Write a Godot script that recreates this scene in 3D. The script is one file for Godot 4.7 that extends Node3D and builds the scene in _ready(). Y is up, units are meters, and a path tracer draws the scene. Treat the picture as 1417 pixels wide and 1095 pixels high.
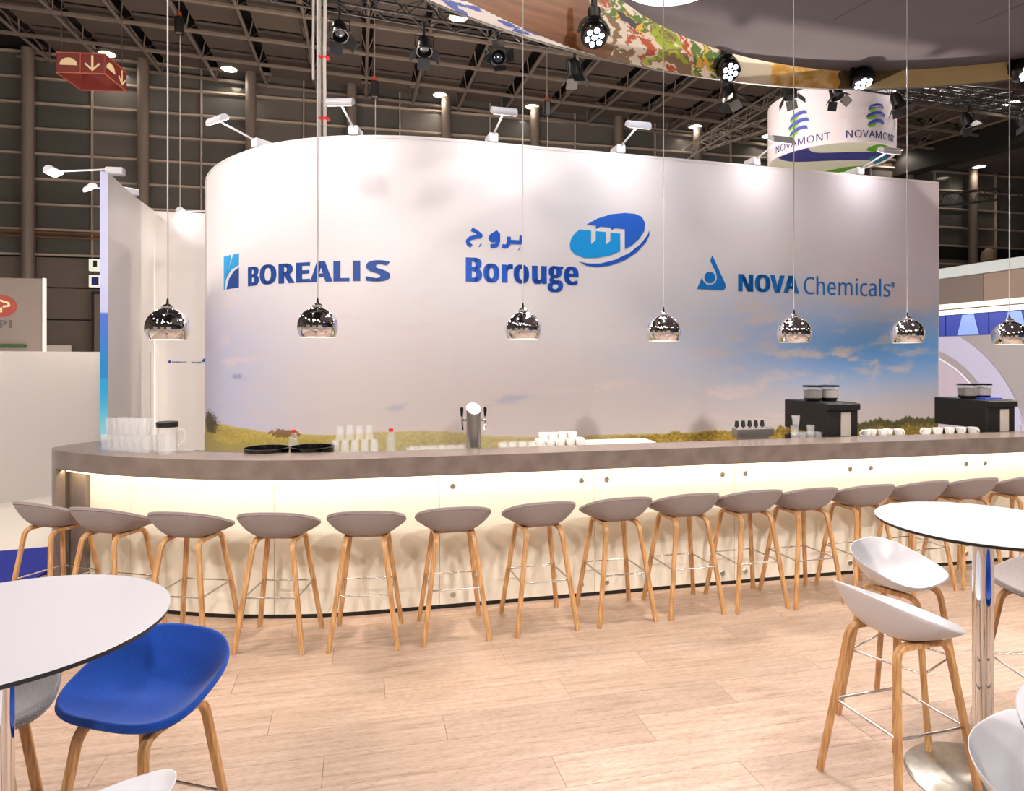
extends Node3D
# An exhibition bar: long curved counter with stools, printed back wall, chrome pendants, dark hall behind.
# World: x runs along the bar, z = 0 is the photographer, the bar front lies at z = -4.56, y is up.

const BAR_C := Vector2(0.1, -7.82)      # centre of the curved left part of the bar
const BAR_R := 3.26
const FLAT := -1
var M := {}
var wall_pts: Array[Vector2] = []
var wall_len: Array[float] = []
var rng := RandomNumberGenerator.new()

func _ready():
	rng.seed = 7
	setup_camera_and_light()
	make_materials()
	build_hall()
	build_floor()
	build_backdrop()
	build_bar()
	build_canopy()
	build_neighbours()
	build_pendants()
	build_stools()
	build_tables()
	build_counter_things()
	build_rigging()

# ------------------------------------------------------------------ camera, sky, large lights
func setup_camera_and_light():
	var cam := Camera3D.new()
	cam.name = "camera"
	cam.projection = Camera3D.PROJECTION_FRUSTUM
	cam.near = 0.05
	cam.far = 200.0
	cam.size = 1095.0 / 918.0 * cam.near
	cam.frustum_offset = Vector2(0, -52.5 / 918.0 * cam.near)
	cam.position = Vector3(0, 1.78, 0)
	cam.rotation.y = -deg_to_rad(12.9255)
	add_child(cam)
	cam.current = true
	var we := WorldEnvironment.new()
	we.name = "environment"
	var e := Environment.new()
	e.background_mode = Environment.BG_COLOR
	e.background_color = Color(0.02, 0.02, 0.025)
	e.tonemap_mode = Environment.TONE_MAPPER_LINEAR
	e.tonemap_exposure = 1.0
	e.sdfgi_enabled = true
	e.ssao_enabled = true
	e.ssil_enabled = true
	we.environment = e
	add_child(we)
	# unseen spotlights above the frame, placed to light floor, printed wall and fin
	var rig := [
		[Vector3(-2.6, 6.4, 0.6), Vector3(-0.6, 0, -3.6), 6.0], [Vector3(0.4, 6.4, 1.6), Vector3(0.6, 0, -3.4), 6.0],
		[Vector3(3.4, 6.4, 1.4), Vector3(2.8, 0, -3.2), 6.0], [Vector3(6.4, 6.4, 0.6), Vector3(5.2, 0, -3.4), 7.0],
		[Vector3(1.9, 6.4, 4.2), Vector3(1.6, 1.8, -6.6), 32.0], [Vector3(-3.6, 6.4, 3.4), Vector3(-0.5, 2, -6.6), 26.0], [Vector3(7.6, 6.4, 4.0), Vector3(6.2, 1.8, -6.9), 48.0], [Vector3(-5.4, 6.4, -1.0), Vector3(-3.6, 1.2, -8.6), 26.0],
	]
	for r in rig:
		spot(r[0], r[1], Color(1.0, 0.97, 0.95), r[2], 52.0, 0.16, 0.9)

func omni(at: Vector3, col: Color, energy: float, size := 0.05):
	var l := OmniLight3D.new()
	l.name = "lamp_light"
	l.light_color = col
	l.light_energy = energy
	l.light_size = size
	l.omni_range = 60.0
	l.omni_attenuation = 2.0
	l.shadow_enabled = true
	add_child(l, true)
	l.position = at

func spot(at: Vector3, to: Vector3, col: Color, energy: float, angle: float, size := 0.05, soft := 0.6):
	var l := SpotLight3D.new()
	l.name = "spot_light"
	l.light_color = col
	l.light_energy = energy
	l.light_size = size
	l.spot_range = 60.0
	l.spot_attenuation = 2.0
	l.spot_angle = angle
	l.spot_angle_attenuation = soft
	l.shadow_enabled = true
	add_child(l, true)
	var d := (to - at).normalized()
	var up := Vector3.UP if absf(d.y) < 0.99 else Vector3.FORWARD
	l.transform = Transform3D(Basis.looking_at(d, up), at)

func area(at: Vector3, dir: Vector3, w: float, h: float, col: Color, energy: float, xdir := Vector3.ZERO):
	var l := AreaLight3D.new()
	l.name = "area_light"
	l.light_color = col
	l.light_energy = energy
	l.area_size = Vector2(w, h)
	l.area_normalize_energy = true
	l.area_range = 60.0
	l.shadow_enabled = true
	add_child(l, true)
	var z := -dir.normalized()
	var x := xdir
	if x == Vector3.ZERO:
		x = (Vector3.UP if absf(z.y) < 0.9 else Vector3.RIGHT).cross(z)
	x = (x - z * x.dot(z)).normalized()
	l.transform = Transform3D(Basis(x, z.cross(x), z), at)

# ------------------------------------------------------------------ naming
func meta(o: Node, label := "", category := "", group := "", kind := "") -> Node:
	if label: o.set_meta("label", label)
	if category: o.set_meta("category", category)
	if group: o.set_meta("group", group)
	if kind: o.set_meta("kind", kind)
	return o

func thing(called: String, label: String, category: String, at := Vector3.ZERO, turn := 0.0, group := "", kind := "") -> Node3D:
	var o := Node3D.new()
	o.name = called
	add_child(o, true)
	o.position = at
	o.rotation.y = turn
	meta(o, label, category, group, kind)
	return o

func part(called: String, st, mat: Material, parent: Node = self, label := "") -> MeshInstance3D:
	var o := MeshInstance3D.new()
	o.name = called
	if st is SurfaceTool:
		st.generate_normals()
		o.mesh = st.commit()
	else:
		o.mesh = st
	o.material_override = mat
	parent.add_child(o, true)
	if label: o.set_meta("label", label)
	return o

func copy(t: Node3D, at: Vector3, turn: float, label: String) -> Node3D:
	var r: Node3D = t.duplicate()
	r.name = String(t.name)
	add_child(r, true)
	r.position = at
	r.rotation.y = turn
	r.set_meta("label", label)
	return r

# ------------------------------------------------------------------ shapes
func sf() -> SurfaceTool:
	var st := SurfaceTool.new()
	st.begin(Mesh.PRIMITIVE_TRIANGLES)
	st.set_smooth_group(FLAT)
	return st

func tri(st, a, b, c):
	st.add_vertex(a); st.add_vertex(b); st.add_vertex(c)

func quad(st, a, b, c, d):
	tri(st, a, b, c); tri(st, a, c, d)

func poly_out(st, pts: Array, centre: Vector3):
	var n: Vector3 = (pts[0] - pts[2]).cross(pts[0] - pts[1])
	var mid := Vector3.ZERO
	for p in pts: mid += p
	mid /= pts.size()
	if n.dot(mid - centre) < 0: pts.reverse()
	for i in range(1, pts.size() - 1):
		tri(st, pts[0], pts[i], pts[i + 1])

func box(st, c: Vector3, size: Vector3, bevel := 0.0, bas := Basis()):
	var h := size * 0.5
	var b := minf(bevel, minf(h.x, minf(h.y, h.z)) * 0.8)
	st.set_smooth_group(FLAT)
	var at := func(v: Vector3) -> Vector3: return c + bas * v
	for i in 3:
		var j := (i + 1) % 3
		var k := (i + 2) % 3
		for s in [-1.0, 1.0]:
			var pts := []
			for q in [[-1, -1], [1, -1], [1, 1], [-1, 1]]:
				var v := Vector3.ZERO
				v[i] = s * h[i]; v[j] = q[0] * (h[j] - b); v[k] = q[1] * (h[k] - b)
				pts.append(at.call(v))
			poly_out(st, pts, c)
			if b <= 0.0: continue
			for s2 in [-1.0, 1.0]:
				var e := []
				for q in [[0, -1], [0, 1], [1, 1], [1, -1]]:
					var v := Vector3.ZERO
					if q[0] == 0:
						v[i] = s * h[i]; v[j] = s2 * (h[j] - b)
					else:
						v[i] = s * (h[i] - b); v[j] = s2 * h[j]
					v[k] = q[1] * (h[k] - b)
					e.append(at.call(v))
				poly_out(st, e, c)
	if b > 0.0:
		for sx in [-1, 1]:
			for sy in [-1, 1]:
				for sz in [-1, 1]:
					var g := Vector3(sx, sy, sz)
					poly_out(st, [at.call(g * Vector3(h.x, h.y - b, h.z - b)), at.call(g * Vector3(h.x - b, h.y, h.z - b)), at.call(g * Vector3(h.x - b, h.y - b, h.z))], c)

func bar_box(st, a: Vector3, b: Vector3, w: float, t: float, bevel := 0.0):
	# a straight bar of section w x t from a to b
	var d := b - a
	var z := d.normalized()
	var up := Vector3.UP if absf(z.y) < 0.95 else Vector3.RIGHT
	var x := up.cross(z).normalized()
	box(st, (a + b) * 0.5, Vector3(w, t, d.length()), bevel, Basis(x, z.cross(x), z))

func tube(st, pts: Array, r, n := 8, closed := false):
	var m := pts.size()
	var u := Vector3.ZERO
	var rings := []
	for i in m:
		var t: Vector3
		if closed: t = (pts[(i + 1) % m] - pts[(i - 1 + m) % m]).normalized()
		else: t = (pts[mini(i + 1, m - 1)] - pts[maxi(i - 1, 0)]).normalized()
		if u == Vector3.ZERO: u = (Vector3.UP if absf(t.y) < 0.9 else Vector3.RIGHT)
		u = (u - t * u.dot(t)).normalized()
		var v := t.cross(u)
		var rad: float = r[i] if r is Array else r
		var ring := []
		for k in n: ring.append(pts[i] + (u * cos(TAU * k / n) + v * sin(TAU * k / n)) * rad)
		rings.append(ring)
	st.set_smooth_group(1)
	for i in (m if closed else m - 1):
		var p: Array = rings[i]
		var q: Array = rings[(i + 1) % m]
		for k in n: quad(st, p[k], q[k], q[(k + 1) % n], p[(k + 1) % n])
	if not closed:
		st.set_smooth_group(FLAT)
		for e in [0, m - 1]:
			var c: Vector3 = pts[1] if e == 0 else pts[m - 2]
			poly_out(st, rings[e].duplicate(), c)
	st.set_smooth_group(FLAT)

func lathe(st, prof: Array, n := 32, at := Vector3.ZERO, bas := Basis()):
	# profile of Vector2(radius, height), outside surface from bottom to top
	var grp := 1
	for i in prof.size() - 1:
		if i > 0:
			var d0: Vector2 = (prof[i] - prof[i - 1]).normalized()
			var d1: Vector2 = (prof[i + 1] - prof[i]).normalized()
			if d0.dot(d1) < 0.8: grp += 1
		st.set_smooth_group(grp)
		for k in n:
			var a0 := TAU * k / n
			var a1 := TAU * ((k + 1) % n) / n
			var p0: Vector2 = prof[i]
			var p1: Vector2 = prof[i + 1]
			var a := at + bas * Vector3(p0.x * cos(a0), p0.y, p0.x * sin(a0))
			var b := at + bas * Vector3(p0.x * cos(a1), p0.y, p0.x * sin(a1))
			var c := at + bas * Vector3(p1.x * cos(a1), p1.y, p1.x * sin(a1))
			var d := at + bas * Vector3(p1.x * cos(a0), p1.y, p1.x * sin(a0))
			if p0.x > 1e-6: tri(st, a, b, c)
			if p1.x > 1e-6: tri(st, a, c, d)
	st.set_smooth_group(FLAT)

func prism(st, poly: PackedVector2Array, y0: float, y1: float):
	var area2 := 0.0
	var m := poly.size()
	for i in m: area2 += poly[i].cross(poly[(i + 1) % m])
	var p := poly.duplicate()
	if area2 < 0: p.reverse()
	var grp := 1
	for i in m:
		var a := p[i]
		var b := p[(i + 1) % m]
		var prev := p[(i - 1 + m) % m]
		if (a - prev).normalized().dot((b - a).normalized()) < 0.9: grp += 1
		st.set_smooth_group(grp)
		quad(st, Vector3(a.x, y0, a.y), Vector3(b.x, y0, b.y), Vector3(b.x, y1, b.y), Vector3(a.x, y1, a.y))
	st.set_smooth_group(FLAT)
	var idx := Geometry2D.triangulate_polygon(p)
	for i in range(0, idx.size(), 3):
		var a := p[idx[i]]
		var b := p[idx[i + 1]]
		var c := p[idx[i + 2]]
		if (b - a).cross(c - a) > 0:
			var t := b; b = c; c = t
		tri(st, Vector3(a.x, y1, a.y), Vector3(c.x, y1, c.y), Vector3(b.x, y1, b.y)) if (c - a).cross(b - a) < 0 else tri(st, Vector3(a.x, y1, a.y), Vector3(b.x, y1, b.y), Vector3(c.x, y1, c.y))
		tri(st, Vector3(a.x, y0, a.y), Vector3(c.x, y0, c.y), Vector3(b.x, y0, b.y))

func plate(st, poly: PackedVector2Array, depth: float, f: Callable):
	# a flat cut-out of that outline standing proud of the surface f(u, v, off)
	var p := poly.duplicate()
	if Geometry2D.is_polygon_clockwise(p): p.reverse()
	var idx := Geometry2D.triangulate_polygon(p)
	for i in range(0, idx.size(), 3):
		var a := p[idx[i]]
		var b := p[idx[i + 1]]
		var c := p[idx[i + 2]]
		if (b - a).cross(c - a) > 0:
			var t := b; b = c; c = t
		tri(st, f.call(a.x, a.y, depth), f.call(b.x, b.y, depth), f.call(c.x, c.y, depth))
	for i in p.size():
		var a := p[i]
		var b := p[(i + 1) % p.size()]
		quad(st, f.call(a.x, a.y, depth), f.call(b.x, b.y, depth), f.call(b.x, b.y, 0.0), f.call(a.x, a.y, 0.0))

func letters(st, text: String, bold: bool, box_uv: Rect2, f: Callable, depth := 0.004):
	# lettering fitted into a rectangle of the surface f(u, v, off)
	var font := SystemFont.new()
	font.font_names = PackedStringArray(["Droid Sans"])
	font.font_weight = 700 if bold else 400
	var t := TextMesh.new()
	t.text = text
	t.font = font
	t.font_size = 64
	t.pixel_size = 0.01
	t.curve_step = 2.0
	t.depth = 0.01
	var arr := t.get_mesh_arrays()
	var vs: PackedVector3Array = arr[Mesh.ARRAY_VERTEX]
	var lo := Vector2(1e9, 1e9)
	var hi := -lo
	for v in vs:
		lo = lo.min(Vector2(v.x, v.y)); hi = hi.max(Vector2(v.x, v.y))
	var k := box_uv.size / (hi - lo)
	var ids: PackedInt32Array = arr[Mesh.ARRAY_INDEX] if arr[Mesh.ARRAY_INDEX] != null else PackedInt32Array(range(vs.size()))
	for i in ids:
		var v := vs[i]
		var q := box_uv.position + (Vector2(v.x, v.y) - lo) * k
		st.add_vertex(f.call(q.x, q.y, depth if v.z > 0 else 0.0005))

func ribbon(st, pts: Array, side: Vector3, w: float, t: float, taper := 1.0):
	# rectangular section with small chamfers swept along pts; side is the constant direction across
	var m := pts.size()
	var rings := []
	for i in m:
		var d: Vector3 = (pts[mini(i + 1, m - 1)] - pts[maxi(i - 1, 0)]).normalized()
		var x: Vector3 = (side - d * side.dot(d)).normalized()
		var y: Vector3 = d.cross(x)
		var k := lerpf(1.0, taper, float(i) / (m - 1))
		var a := w * 0.5 * k
		var b := t * 0.5 * k
		var c := 0.003
		var ring := []
		for q in [[a, b - c], [a - c, b], [-a + c, b], [-a, b - c], [-a, -b + c], [-a + c, -b], [a - c, -b], [a, -b + c]]:
			ring.append(pts[i] + x * q[0] + y * q[1])
		rings.append(ring)
	for i in m - 1:
		for k in 8:
			st.set_smooth_group(k + 1)
			quad(st, rings[i][k], rings[i + 1][k], rings[i + 1][(k + 1) % 8], rings[i][(k + 1) % 8])
	st.set_smooth_group(FLAT)
	poly_out(st, rings[0].duplicate(), pts[1])
	poly_out(st, rings[m - 1].duplicate(), pts[m - 2])

func smooth(pts: Array, n := 8, closed := false) -> Array:
	var out := []
	var m := pts.size()
	for i in (m if closed else m - 1):
		var p0 = pts[(i - 1 + m) % m] if closed else pts[maxi(i - 1, 0)]
		var p1 = pts[i]
		var p2 = pts[(i + 1) % m]
		var p3 = pts[(i + 2) % m] if closed else pts[mini(i + 2, m - 1)]
		for k in n:
			var t := float(k) / n
			out.append(0.5 * (2.0 * p1 + (p2 - p0) * t + (2.0 * p0 - 5.0 * p1 + 4.0 * p2 - p3) * t * t + (3.0 * p1 - p0 - 3.0 * p2 + p3) * t * t * t))
	if not closed: out.append(pts[m - 1])
	return out

# ------------------------------------------------------------------ materials
func mat(col: Color, rough := 0.6, metal := 0.0, spec := 0.5) -> StandardMaterial3D:
	var m := StandardMaterial3D.new()
	m.albedo_color = col
	m.roughness = rough
	m.metallic = metal
	m.metallic_specular = spec
	return m

func glow(col: Color, energy: float) -> StandardMaterial3D:
	var m := mat(Color(0.8, 0.8, 0.8), 0.5)
	m.emission_enabled = true
	m.emission = col
	m.emission_energy_multiplier = energy
	return m

func noise_tex(freq: float, cols: Array, offs: Array, seed_ := 1, octaves := 4, size := 512) -> NoiseTexture2D:
	var n := FastNoiseLite.new()
	n.noise_type = FastNoiseLite.TYPE_SIMPLEX_SMOOTH
	n.frequency = freq
	n.fractal_octaves = octaves
	n.seed = seed_
	var g := Gradient.new()
	g.offsets = PackedFloat32Array(offs)
	g.colors = PackedColorArray(cols)
	var t := NoiseTexture2D.new()
	t.width = size
	t.height = size
	t.seamless = true
	t.normalize = true
	t.noise = n
	t.color_ramp = g
	return t

func textured(t: Texture2D, scale: Vector3, rough: float, world := false, bump := 0.0, metal := 0.0) -> StandardMaterial3D:
	var m := mat(Color.WHITE, rough, metal)
	m.albedo_texture = t
	m.uv1_triplanar = true
	m.uv1_world_triplanar = world
	m.uv1_scale = scale
	if bump > 0.0:
		m.heightmap_enabled = true
		m.heightmap_scale = bump
		m.heightmap_texture = t
	return m

func make_materials():
	M.white = mat(Color(0.86, 0.85, 0.85), 0.45)
	M.matte_white = mat(Color(0.76, 0.74, 0.73), 0.8)
	M.plastic = mat(Color(0.82, 0.82, 0.845), 0.32)
	M.black = mat(Color(0.035, 0.035, 0.04), 0.45)
	M.black_gloss = mat(Color(0.03, 0.03, 0.035), 0.18)
	M.chrome = mat(Color(0.90, 0.90, 0.91), 0.03, 1.0)
	M.steel = mat(Color(0.72, 0.71, 0.70), 0.28, 1.0)
	M.rod = mat(Color(0.78, 0.77, 0.76), 0.22, 1.0)
	M.brushed = textured(noise_tex(0.02, [Color(0.66, 0.65, 0.62), Color(0.73, 0.72, 0.69)], [0.3, 0.7], 5), Vector3(2, 2, 2), 0.3, false, 0.0, 1.0)
	M.glass = mat(Color(0.97, 0.98, 1.0, 0.085), 0.03)
	M.glass.transparency = BaseMaterial3D.TRANSPARENCY_ALPHA
	M.bottle = mat(Color(0.85, 0.92, 0.97, 0.14), 0.05)
	M.bottle.transparency = BaseMaterial3D.TRANSPARENCY_ALPHA
	M.red = mat(Color(0.85, 0.10, 0.10), 0.4)
	M.blue_plastic = mat(Color(0.10, 0.20, 0.70), 0.4)
	M.cable = mat(Color(0.72, 0.70, 0.70), 0.5)
	M.porcelain = mat(Color(0.92, 0.91, 0.90), 0.2)
	var wood_cols := [Color(0.64, 0.47, 0.29), Color(0.755, 0.575, 0.385), Color(0.80, 0.635, 0.445)]
	M.wood = textured(noise_tex(0.012, wood_cols, [0.25, 0.55, 0.8], 3, 5), Vector3(9, 0.8, 9), 0.42)
	M.felt_grey = textured(noise_tex(0.16, [Color(0.44, 0.405, 0.405), Color(0.66, 0.615, 0.605)], [0.3, 0.7], 8, 3), Vector3(3, 3, 3), 0.95, false, 0.06)
	M.felt_light = textured(noise_tex(0.16, [Color(0.43, 0.42, 0.44), Color(0.64, 0.63, 0.65)], [0.3, 0.7], 9, 3), Vector3(3, 3, 3), 0.95, false, 0.06)
	M.felt_blue = textured(noise_tex(0.16, [Color(0.02, 0.20, 0.56), Color(0.06, 0.35, 0.76)], [0.25, 0.75], 10, 3), Vector3(3, 3, 3), 0.95, false, 0.06)
	for f in [M.felt_grey, M.felt_light, M.felt_blue]:
		f.rim_enabled = true
		f.rim = 0.25
		f.rim_tint = 0.6
	M.concrete = textured(noise_tex(0.012, [Color(0.43, 0.38, 0.355), Color(0.455, 0.405, 0.38), Color(0.48, 0.43, 0.405)], [0.25, 0.5, 0.8], 12, 5), Vector3(0.8, 0.8, 0.8), 0.27)
	M.front = mat(Color(0.87, 0.845, 0.79), 0.42)
	M.led = glow(Color(1.0, 0.90, 0.72), 3.0)
	M.lamp = glow(Color(1.0, 0.93, 0.84), 4.0)
	M.cold_lamp = glow(Color(0.86, 0.92, 1.0), 9.0)
	M.hall_lamp = glow(Color(1.0, 0.95, 0.86), 7.0)
	# floor boards: a few boards' worth of colour
	M.boards = []
	var fleck := noise_tex(0.05, [Color(0.62, 0.57, 0.53), Color(0.90, 0.88, 0.87), Color.WHITE], [0.05, 0.27, 0.44], 55, 5, 1024)
	for i in 6:
		var k: float = [1.0, 0.975, 1.02, 0.99, 1.035, 0.96][i]
		var cols := []
		for c in [Color(0.555, 0.46, 0.395), Color(0.64, 0.55, 0.482), Color(0.668, 0.575, 0.512), Color(0.70, 0.615, 0.556)]:
			cols.append(Color(c.r * k, c.g * k, c.b * k))
		var t := noise_tex(0.011, cols, [0.04, 0.30, 0.6, 0.92], 20 + i, 5)
		var m := textured(t, Vector3(0.26 + 0.02 * i, 1.0, 4.2), 0.40, true)
		m.uv1_offset = Vector3(0.17 * i, 0, 0.31 * i)
		m.detail_enabled = true
		m.detail_blend_mode = BaseMaterial3D.BLEND_MODE_MUL
		m.detail_albedo = fleck
		M.boards.append(m)
	M.hall_floor = mat(Color(0.80, 0.77, 0.73), 0.7)
	M.carpet = textured(noise_tex(0.2, [Color(0.05, 0.10, 0.46), Color(0.08, 0.15, 0.56)], [0.3, 0.7], 31, 3), Vector3(2, 2, 2), 1.0)
	M.hall_grey = mat(Color(0.34, 0.31, 0.29), 0.75)
	M.hall_panel = mat(Color(0.36, 0.325, 0.30), 0.7)
	M.hall_dark = mat(Color(0.07, 0.062, 0.058), 0.9)
	M.hall_tile = [mat(Color(0.30, 0.265, 0.25), 0.85), mat(Color(0.275, 0.245, 0.23), 0.85), mat(Color(0.32, 0.285, 0.265), 0.85)]
	M.hall_steel = mat(Color(0.42, 0.38, 0.355), 0.55)
	M.mullion = mat(Color(0.60, 0.55, 0.515), 0.55)
	M.pane = [mat(Color(0.34, 0.335, 0.33), 0.14), mat(Color(0.37, 0.36, 0.35), 0.16), mat(Color(0.31, 0.31, 0.305), 0.12)]
	M.truss = mat(Color(0.66, 0.64, 0.61), 0.35, 0.7)
	M.truss_dark = mat(Color(0.10, 0.10, 0.11), 0.5)
	M.canopy = mat(Color(0.37, 0.355, 0.385), 0.85)
	M.sign_red = mat(Color(0.32, 0.085, 0.065), 0.55)
	M.sign_cream = mat(Color(0.66, 0.60, 0.48), 0.6)
	M.fixture = mat(Color(0.80, 0.80, 0.83), 0.4)
	M.logo_dark = mat(Color(0.07, 0.27, 0.58), 0.5)
	M.logo_mid = mat(Color(0.09, 0.34, 0.76), 0.5)
	M.logo_light = mat(Color(0.02, 0.62, 0.88), 0.5)
	M.logo_nova = mat(Color(0.0, 0.45, 0.78), 0.5)

# ------------------------------------------------------------------ the hall
func ceil_at(x: float, z: float) -> float:
	return 11.85 - 0.033 * (x + 3.0) - 0.054 * (z + 26.0)

func build_hall():
	var f := thing("floor_hall", "pale cream hall floor around the stands", "floor", Vector3.ZERO, 0, "", "structure")
	var st := sf()
	box(st, Vector3(10, -0.16, -7), Vector3(60, 0.2, 42))
	part("floor_slab", st, M.hall_floor, f)
	# shell behind the camera and at the sides
	var shell := [["wall_left", Vector3(-19.9, 7, -7), Vector3(0.4, 14.5, 42), "plain dark left wall of the hall"], ["wall_right", Vector3(40.1, 7, -7), Vector3(0.4, 14.5, 42), "plain dark right wall of the hall"], ["wall_front", Vector3(10, 7, 14.1), Vector3(60, 14.5, 0.4), "plain dark wall of the hall behind the photographer"]]
	for s in shell:
		st = sf()
		box(st, s[1], s[2])
		meta(part(s[0], st, M.hall_grey), s[3], "wall", "", "structure")
	# glazed rear wall: solid below, panes in a steel lattice above, round columns
	var w := thing("wall_rear", "tall dark glazed hall wall with horizontal rails and round columns", "wall", Vector3(0, 0, -26), 0, "", "structure")
	st = sf()
	box(st, Vector3(10, 6.8, -0.5), Vector3(60, 14, 0.3))
	part("wall_backing", st, M.hall_dark, w)
	var xs := []
	var x := -18.1
	while x < 38.0:
		xs.append(x)
		x += 1.785
	# cladding panels of the solid lower part
	for i in xs.size() - 1:
		if xs[i] < -14.0: continue
		var right: bool = xs[i] > 16.0
		if not right and xs[i] > -3.0: continue
		for k in range(3 if right else 1, 7 if right else 5):
			var y0 := 0.0 if k == 0 else -0.25 + 1.12 * k
			if y0 + 0.5 > (6.7 if right else 5.2): continue
			var y1: float = minf(y0 + 1.10, 6.78 if right else 5.28)
			st = sf()
			box(st, Vector3(xs[i] + 0.89, (y0 + y1) * 0.5, -0.16), Vector3(1.765, y1 - y0 - 0.02, 0.12), 0.01)
			part("cladding_panel", st, M.hall_panel, w)
	st = sf()
	box(st, Vector3(10, 2.6, -0.26), Vector3(60, 5.3, 0.1))
	part("lower_wall", st, M.hall_dark, w)
	for i in xs.size() - 1:
		if xs[i] < -14.0: continue
		for k in 8:
			var y0 := 5.36 + 0.875 * k
			if xs[i] > 15.8 and y0 < 6.8: continue
			if xs[i] > -2.6 and xs[i] < 15.8 and y0 < 8.6: continue
			st = sf()
			box(st, Vector3(xs[i] + 0.8925, y0 + 0.4375, -0.2), Vector3(1.77, 0.86, 0.03))
			part("window_pane", st, M.pane[(i * 5 + k * 3) % 3], w)
	for k in 9:
		st = sf()
		box(st, Vector3(10, 5.36 + 0.875 * k, -0.13), Vector3(59, 0.075, 0.14), 0.01)
		part("horizontal_rail", st, M.mullion, w)
	for i in xs.size():
		if i % 2 == 1 and xs[i] > -14:
			st = sf()
			box(st, Vector3(xs[i] - 0.02, 8.8, -0.12), Vector3(0.055, 7.0, 0.12), 0.01)
			part("vertical_mullion", st, M.mullion, w)
		elif xs[i] > -14:
			st = sf()
			lathe(st, [Vector2(0.19, 0.0), Vector2(0.19, 12.3)], 20, Vector3(xs[i] - 0.05, 0, 0.32))
			part("column", st, M.hall_steel, w)
	st = sf()
	for yy in [5.92, 6.08]:
		tube(st, [Vector3(-14, yy, 0.25), Vector3(0, yy, 0.25)], 0.03, 6)
	part("handrail", st, mat(Color(0.45, 0.27, 0.12), 0.5), w)
	# ceiling: dark deck, hung tiles, steel grid under it
	var c := thing("ceiling", "dark hall ceiling of square grey panels behind a steel grid", "ceiling", Vector3(-3, 11.85, -26), 0, "", "structure")
	c.rotation = Vector3(0.054, 0, -0.033)
	st = sf()
	box(st, Vector3(13, 1.3, 20), Vector3(62, 0.5, 44))
	part("deck", st, M.hall_dark, c)
	var tiles := [[], [], []]
	for j in 4:
		for i in range(-6, 17):
			if i >= 15 and j < 3: continue
			var cx := 3.0 + 0.23 + 1.785 * i + 0.8925
			st = sf()
			box(st, Vector3(cx, 0.34, 1.05 + 2.12 * j), Vector3(1.38, 0.08, 1.86), 0.012)
			part("ceiling_panel", st, M.hall_tile[rng.randi() % 3], c)
	# plain panels beyond the deep girder on the right
	for j in 4:
		for i in 4:
			st = sf()
			box(st, Vector3(29.4 + 2.9 * i, -0.02, 1.1 + 2.2 * j), Vector3(2.86, 0.1, 2.16), 0.01)
			part("ceiling_panel", st, M.hall_tile[0], c)
	st = sf()
	box(st, Vector3(27.6, 0.0, 8), Vector3(0.7, 1.5, 18), 0.02)
	part("girder", st, mat(Color(0.10, 0.088, 0.08), 0.8), c)
	for i in range(-6, 16):
		var bx := 3.0 + 0.23 + 1.785 * i
		st = sf()
		tube(st, [Vector3(bx, 0.0, -0.2), Vector3(bx, 0.0, 10.0)], 0.055, 8)
		for s in [-1, 1]:
			tube(st, [Vector3(bx + 0.2 * s, 0.42, -0.2), Vector3(bx + 0.2 * s, 0.42, 10.0)], 0.035, 6)
		for j in 5:
			var z0 := 2.12 * j
			for s in [-1, 1]:
				tube(st, [Vector3(bx, 0.0, z0), Vector3(bx + 0.2 * s, 0.42, z0 + 0.5)], 0.022, 5)
				tube(st, [Vector3(bx, 0.0, z0), Vector3(bx + 0.2 * s, 0.42, z0 - 0.5)], 0.022, 5)
		part("roof_beam", st, M.hall_steel, c)
	for j in 5:
		st = sf()
		box(st, Vector3(11.5, 0.0, 2.12 * j), Vector3(40, 0.11, 0.10), 0.015)
		part("cross_rail", st, M.hall_steel, c)
	# round downlights in the roof
	var spots := [
		[-8.5, -25.43, "above the red hanging sign"], [-4.57, -25.46, "above the curved end of the printed wall"], [3.01, -25.48, "above the flood lamp in the middle of the printed wall"],
		[6.67, -25.53, "just right of the second pendant cord from the middle"], [13.8, -25.56, "behind the diagonal truss"], [17.31, -25.63, "beside the white drum sign's left edge"],
		[23.93, -25.54, "beside the white drum sign's right edge"], [28.06, -25.2, "in the plain ceiling right of the deep girder"], [22.73, -19.13, "under the gold end of the canopy band"], [2.75, -18.87, "next to the dark lighting truss"],
	]
	for s in spots:
		var p := Vector3(s[0], ceil_at(s[0], s[1]) + (0.29 if s[0] < 26 else -0.1), s[1])
		var t := thing("ceiling_downlight", "bright round hall downlight " + s[2], "ceiling lamp", p, 0, "hall ceiling downlights")
		st = sf()
		lathe(st, [Vector2(0.0, -0.03), Vector2(0.27, -0.03), Vector2(0.27, 0.02), Vector2(0.0, 0.02)], 20)
		part("lens", st, M.hall_lamp, t)
		st = sf()
		lathe(st, [Vector2(0.27, -0.05), Vector2(0.32, -0.05), Vector2(0.34, 0.03), Vector2(0.27, 0.03)], 20)
		part("trim_ring", st, M.hall_steel, t)
		spot(p - Vector3(0, 0.05, 0), p - Vector3(0, 1, 0), Color(1, 0.93, 0.85), 5.0, 75.0, 0.2)
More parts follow.
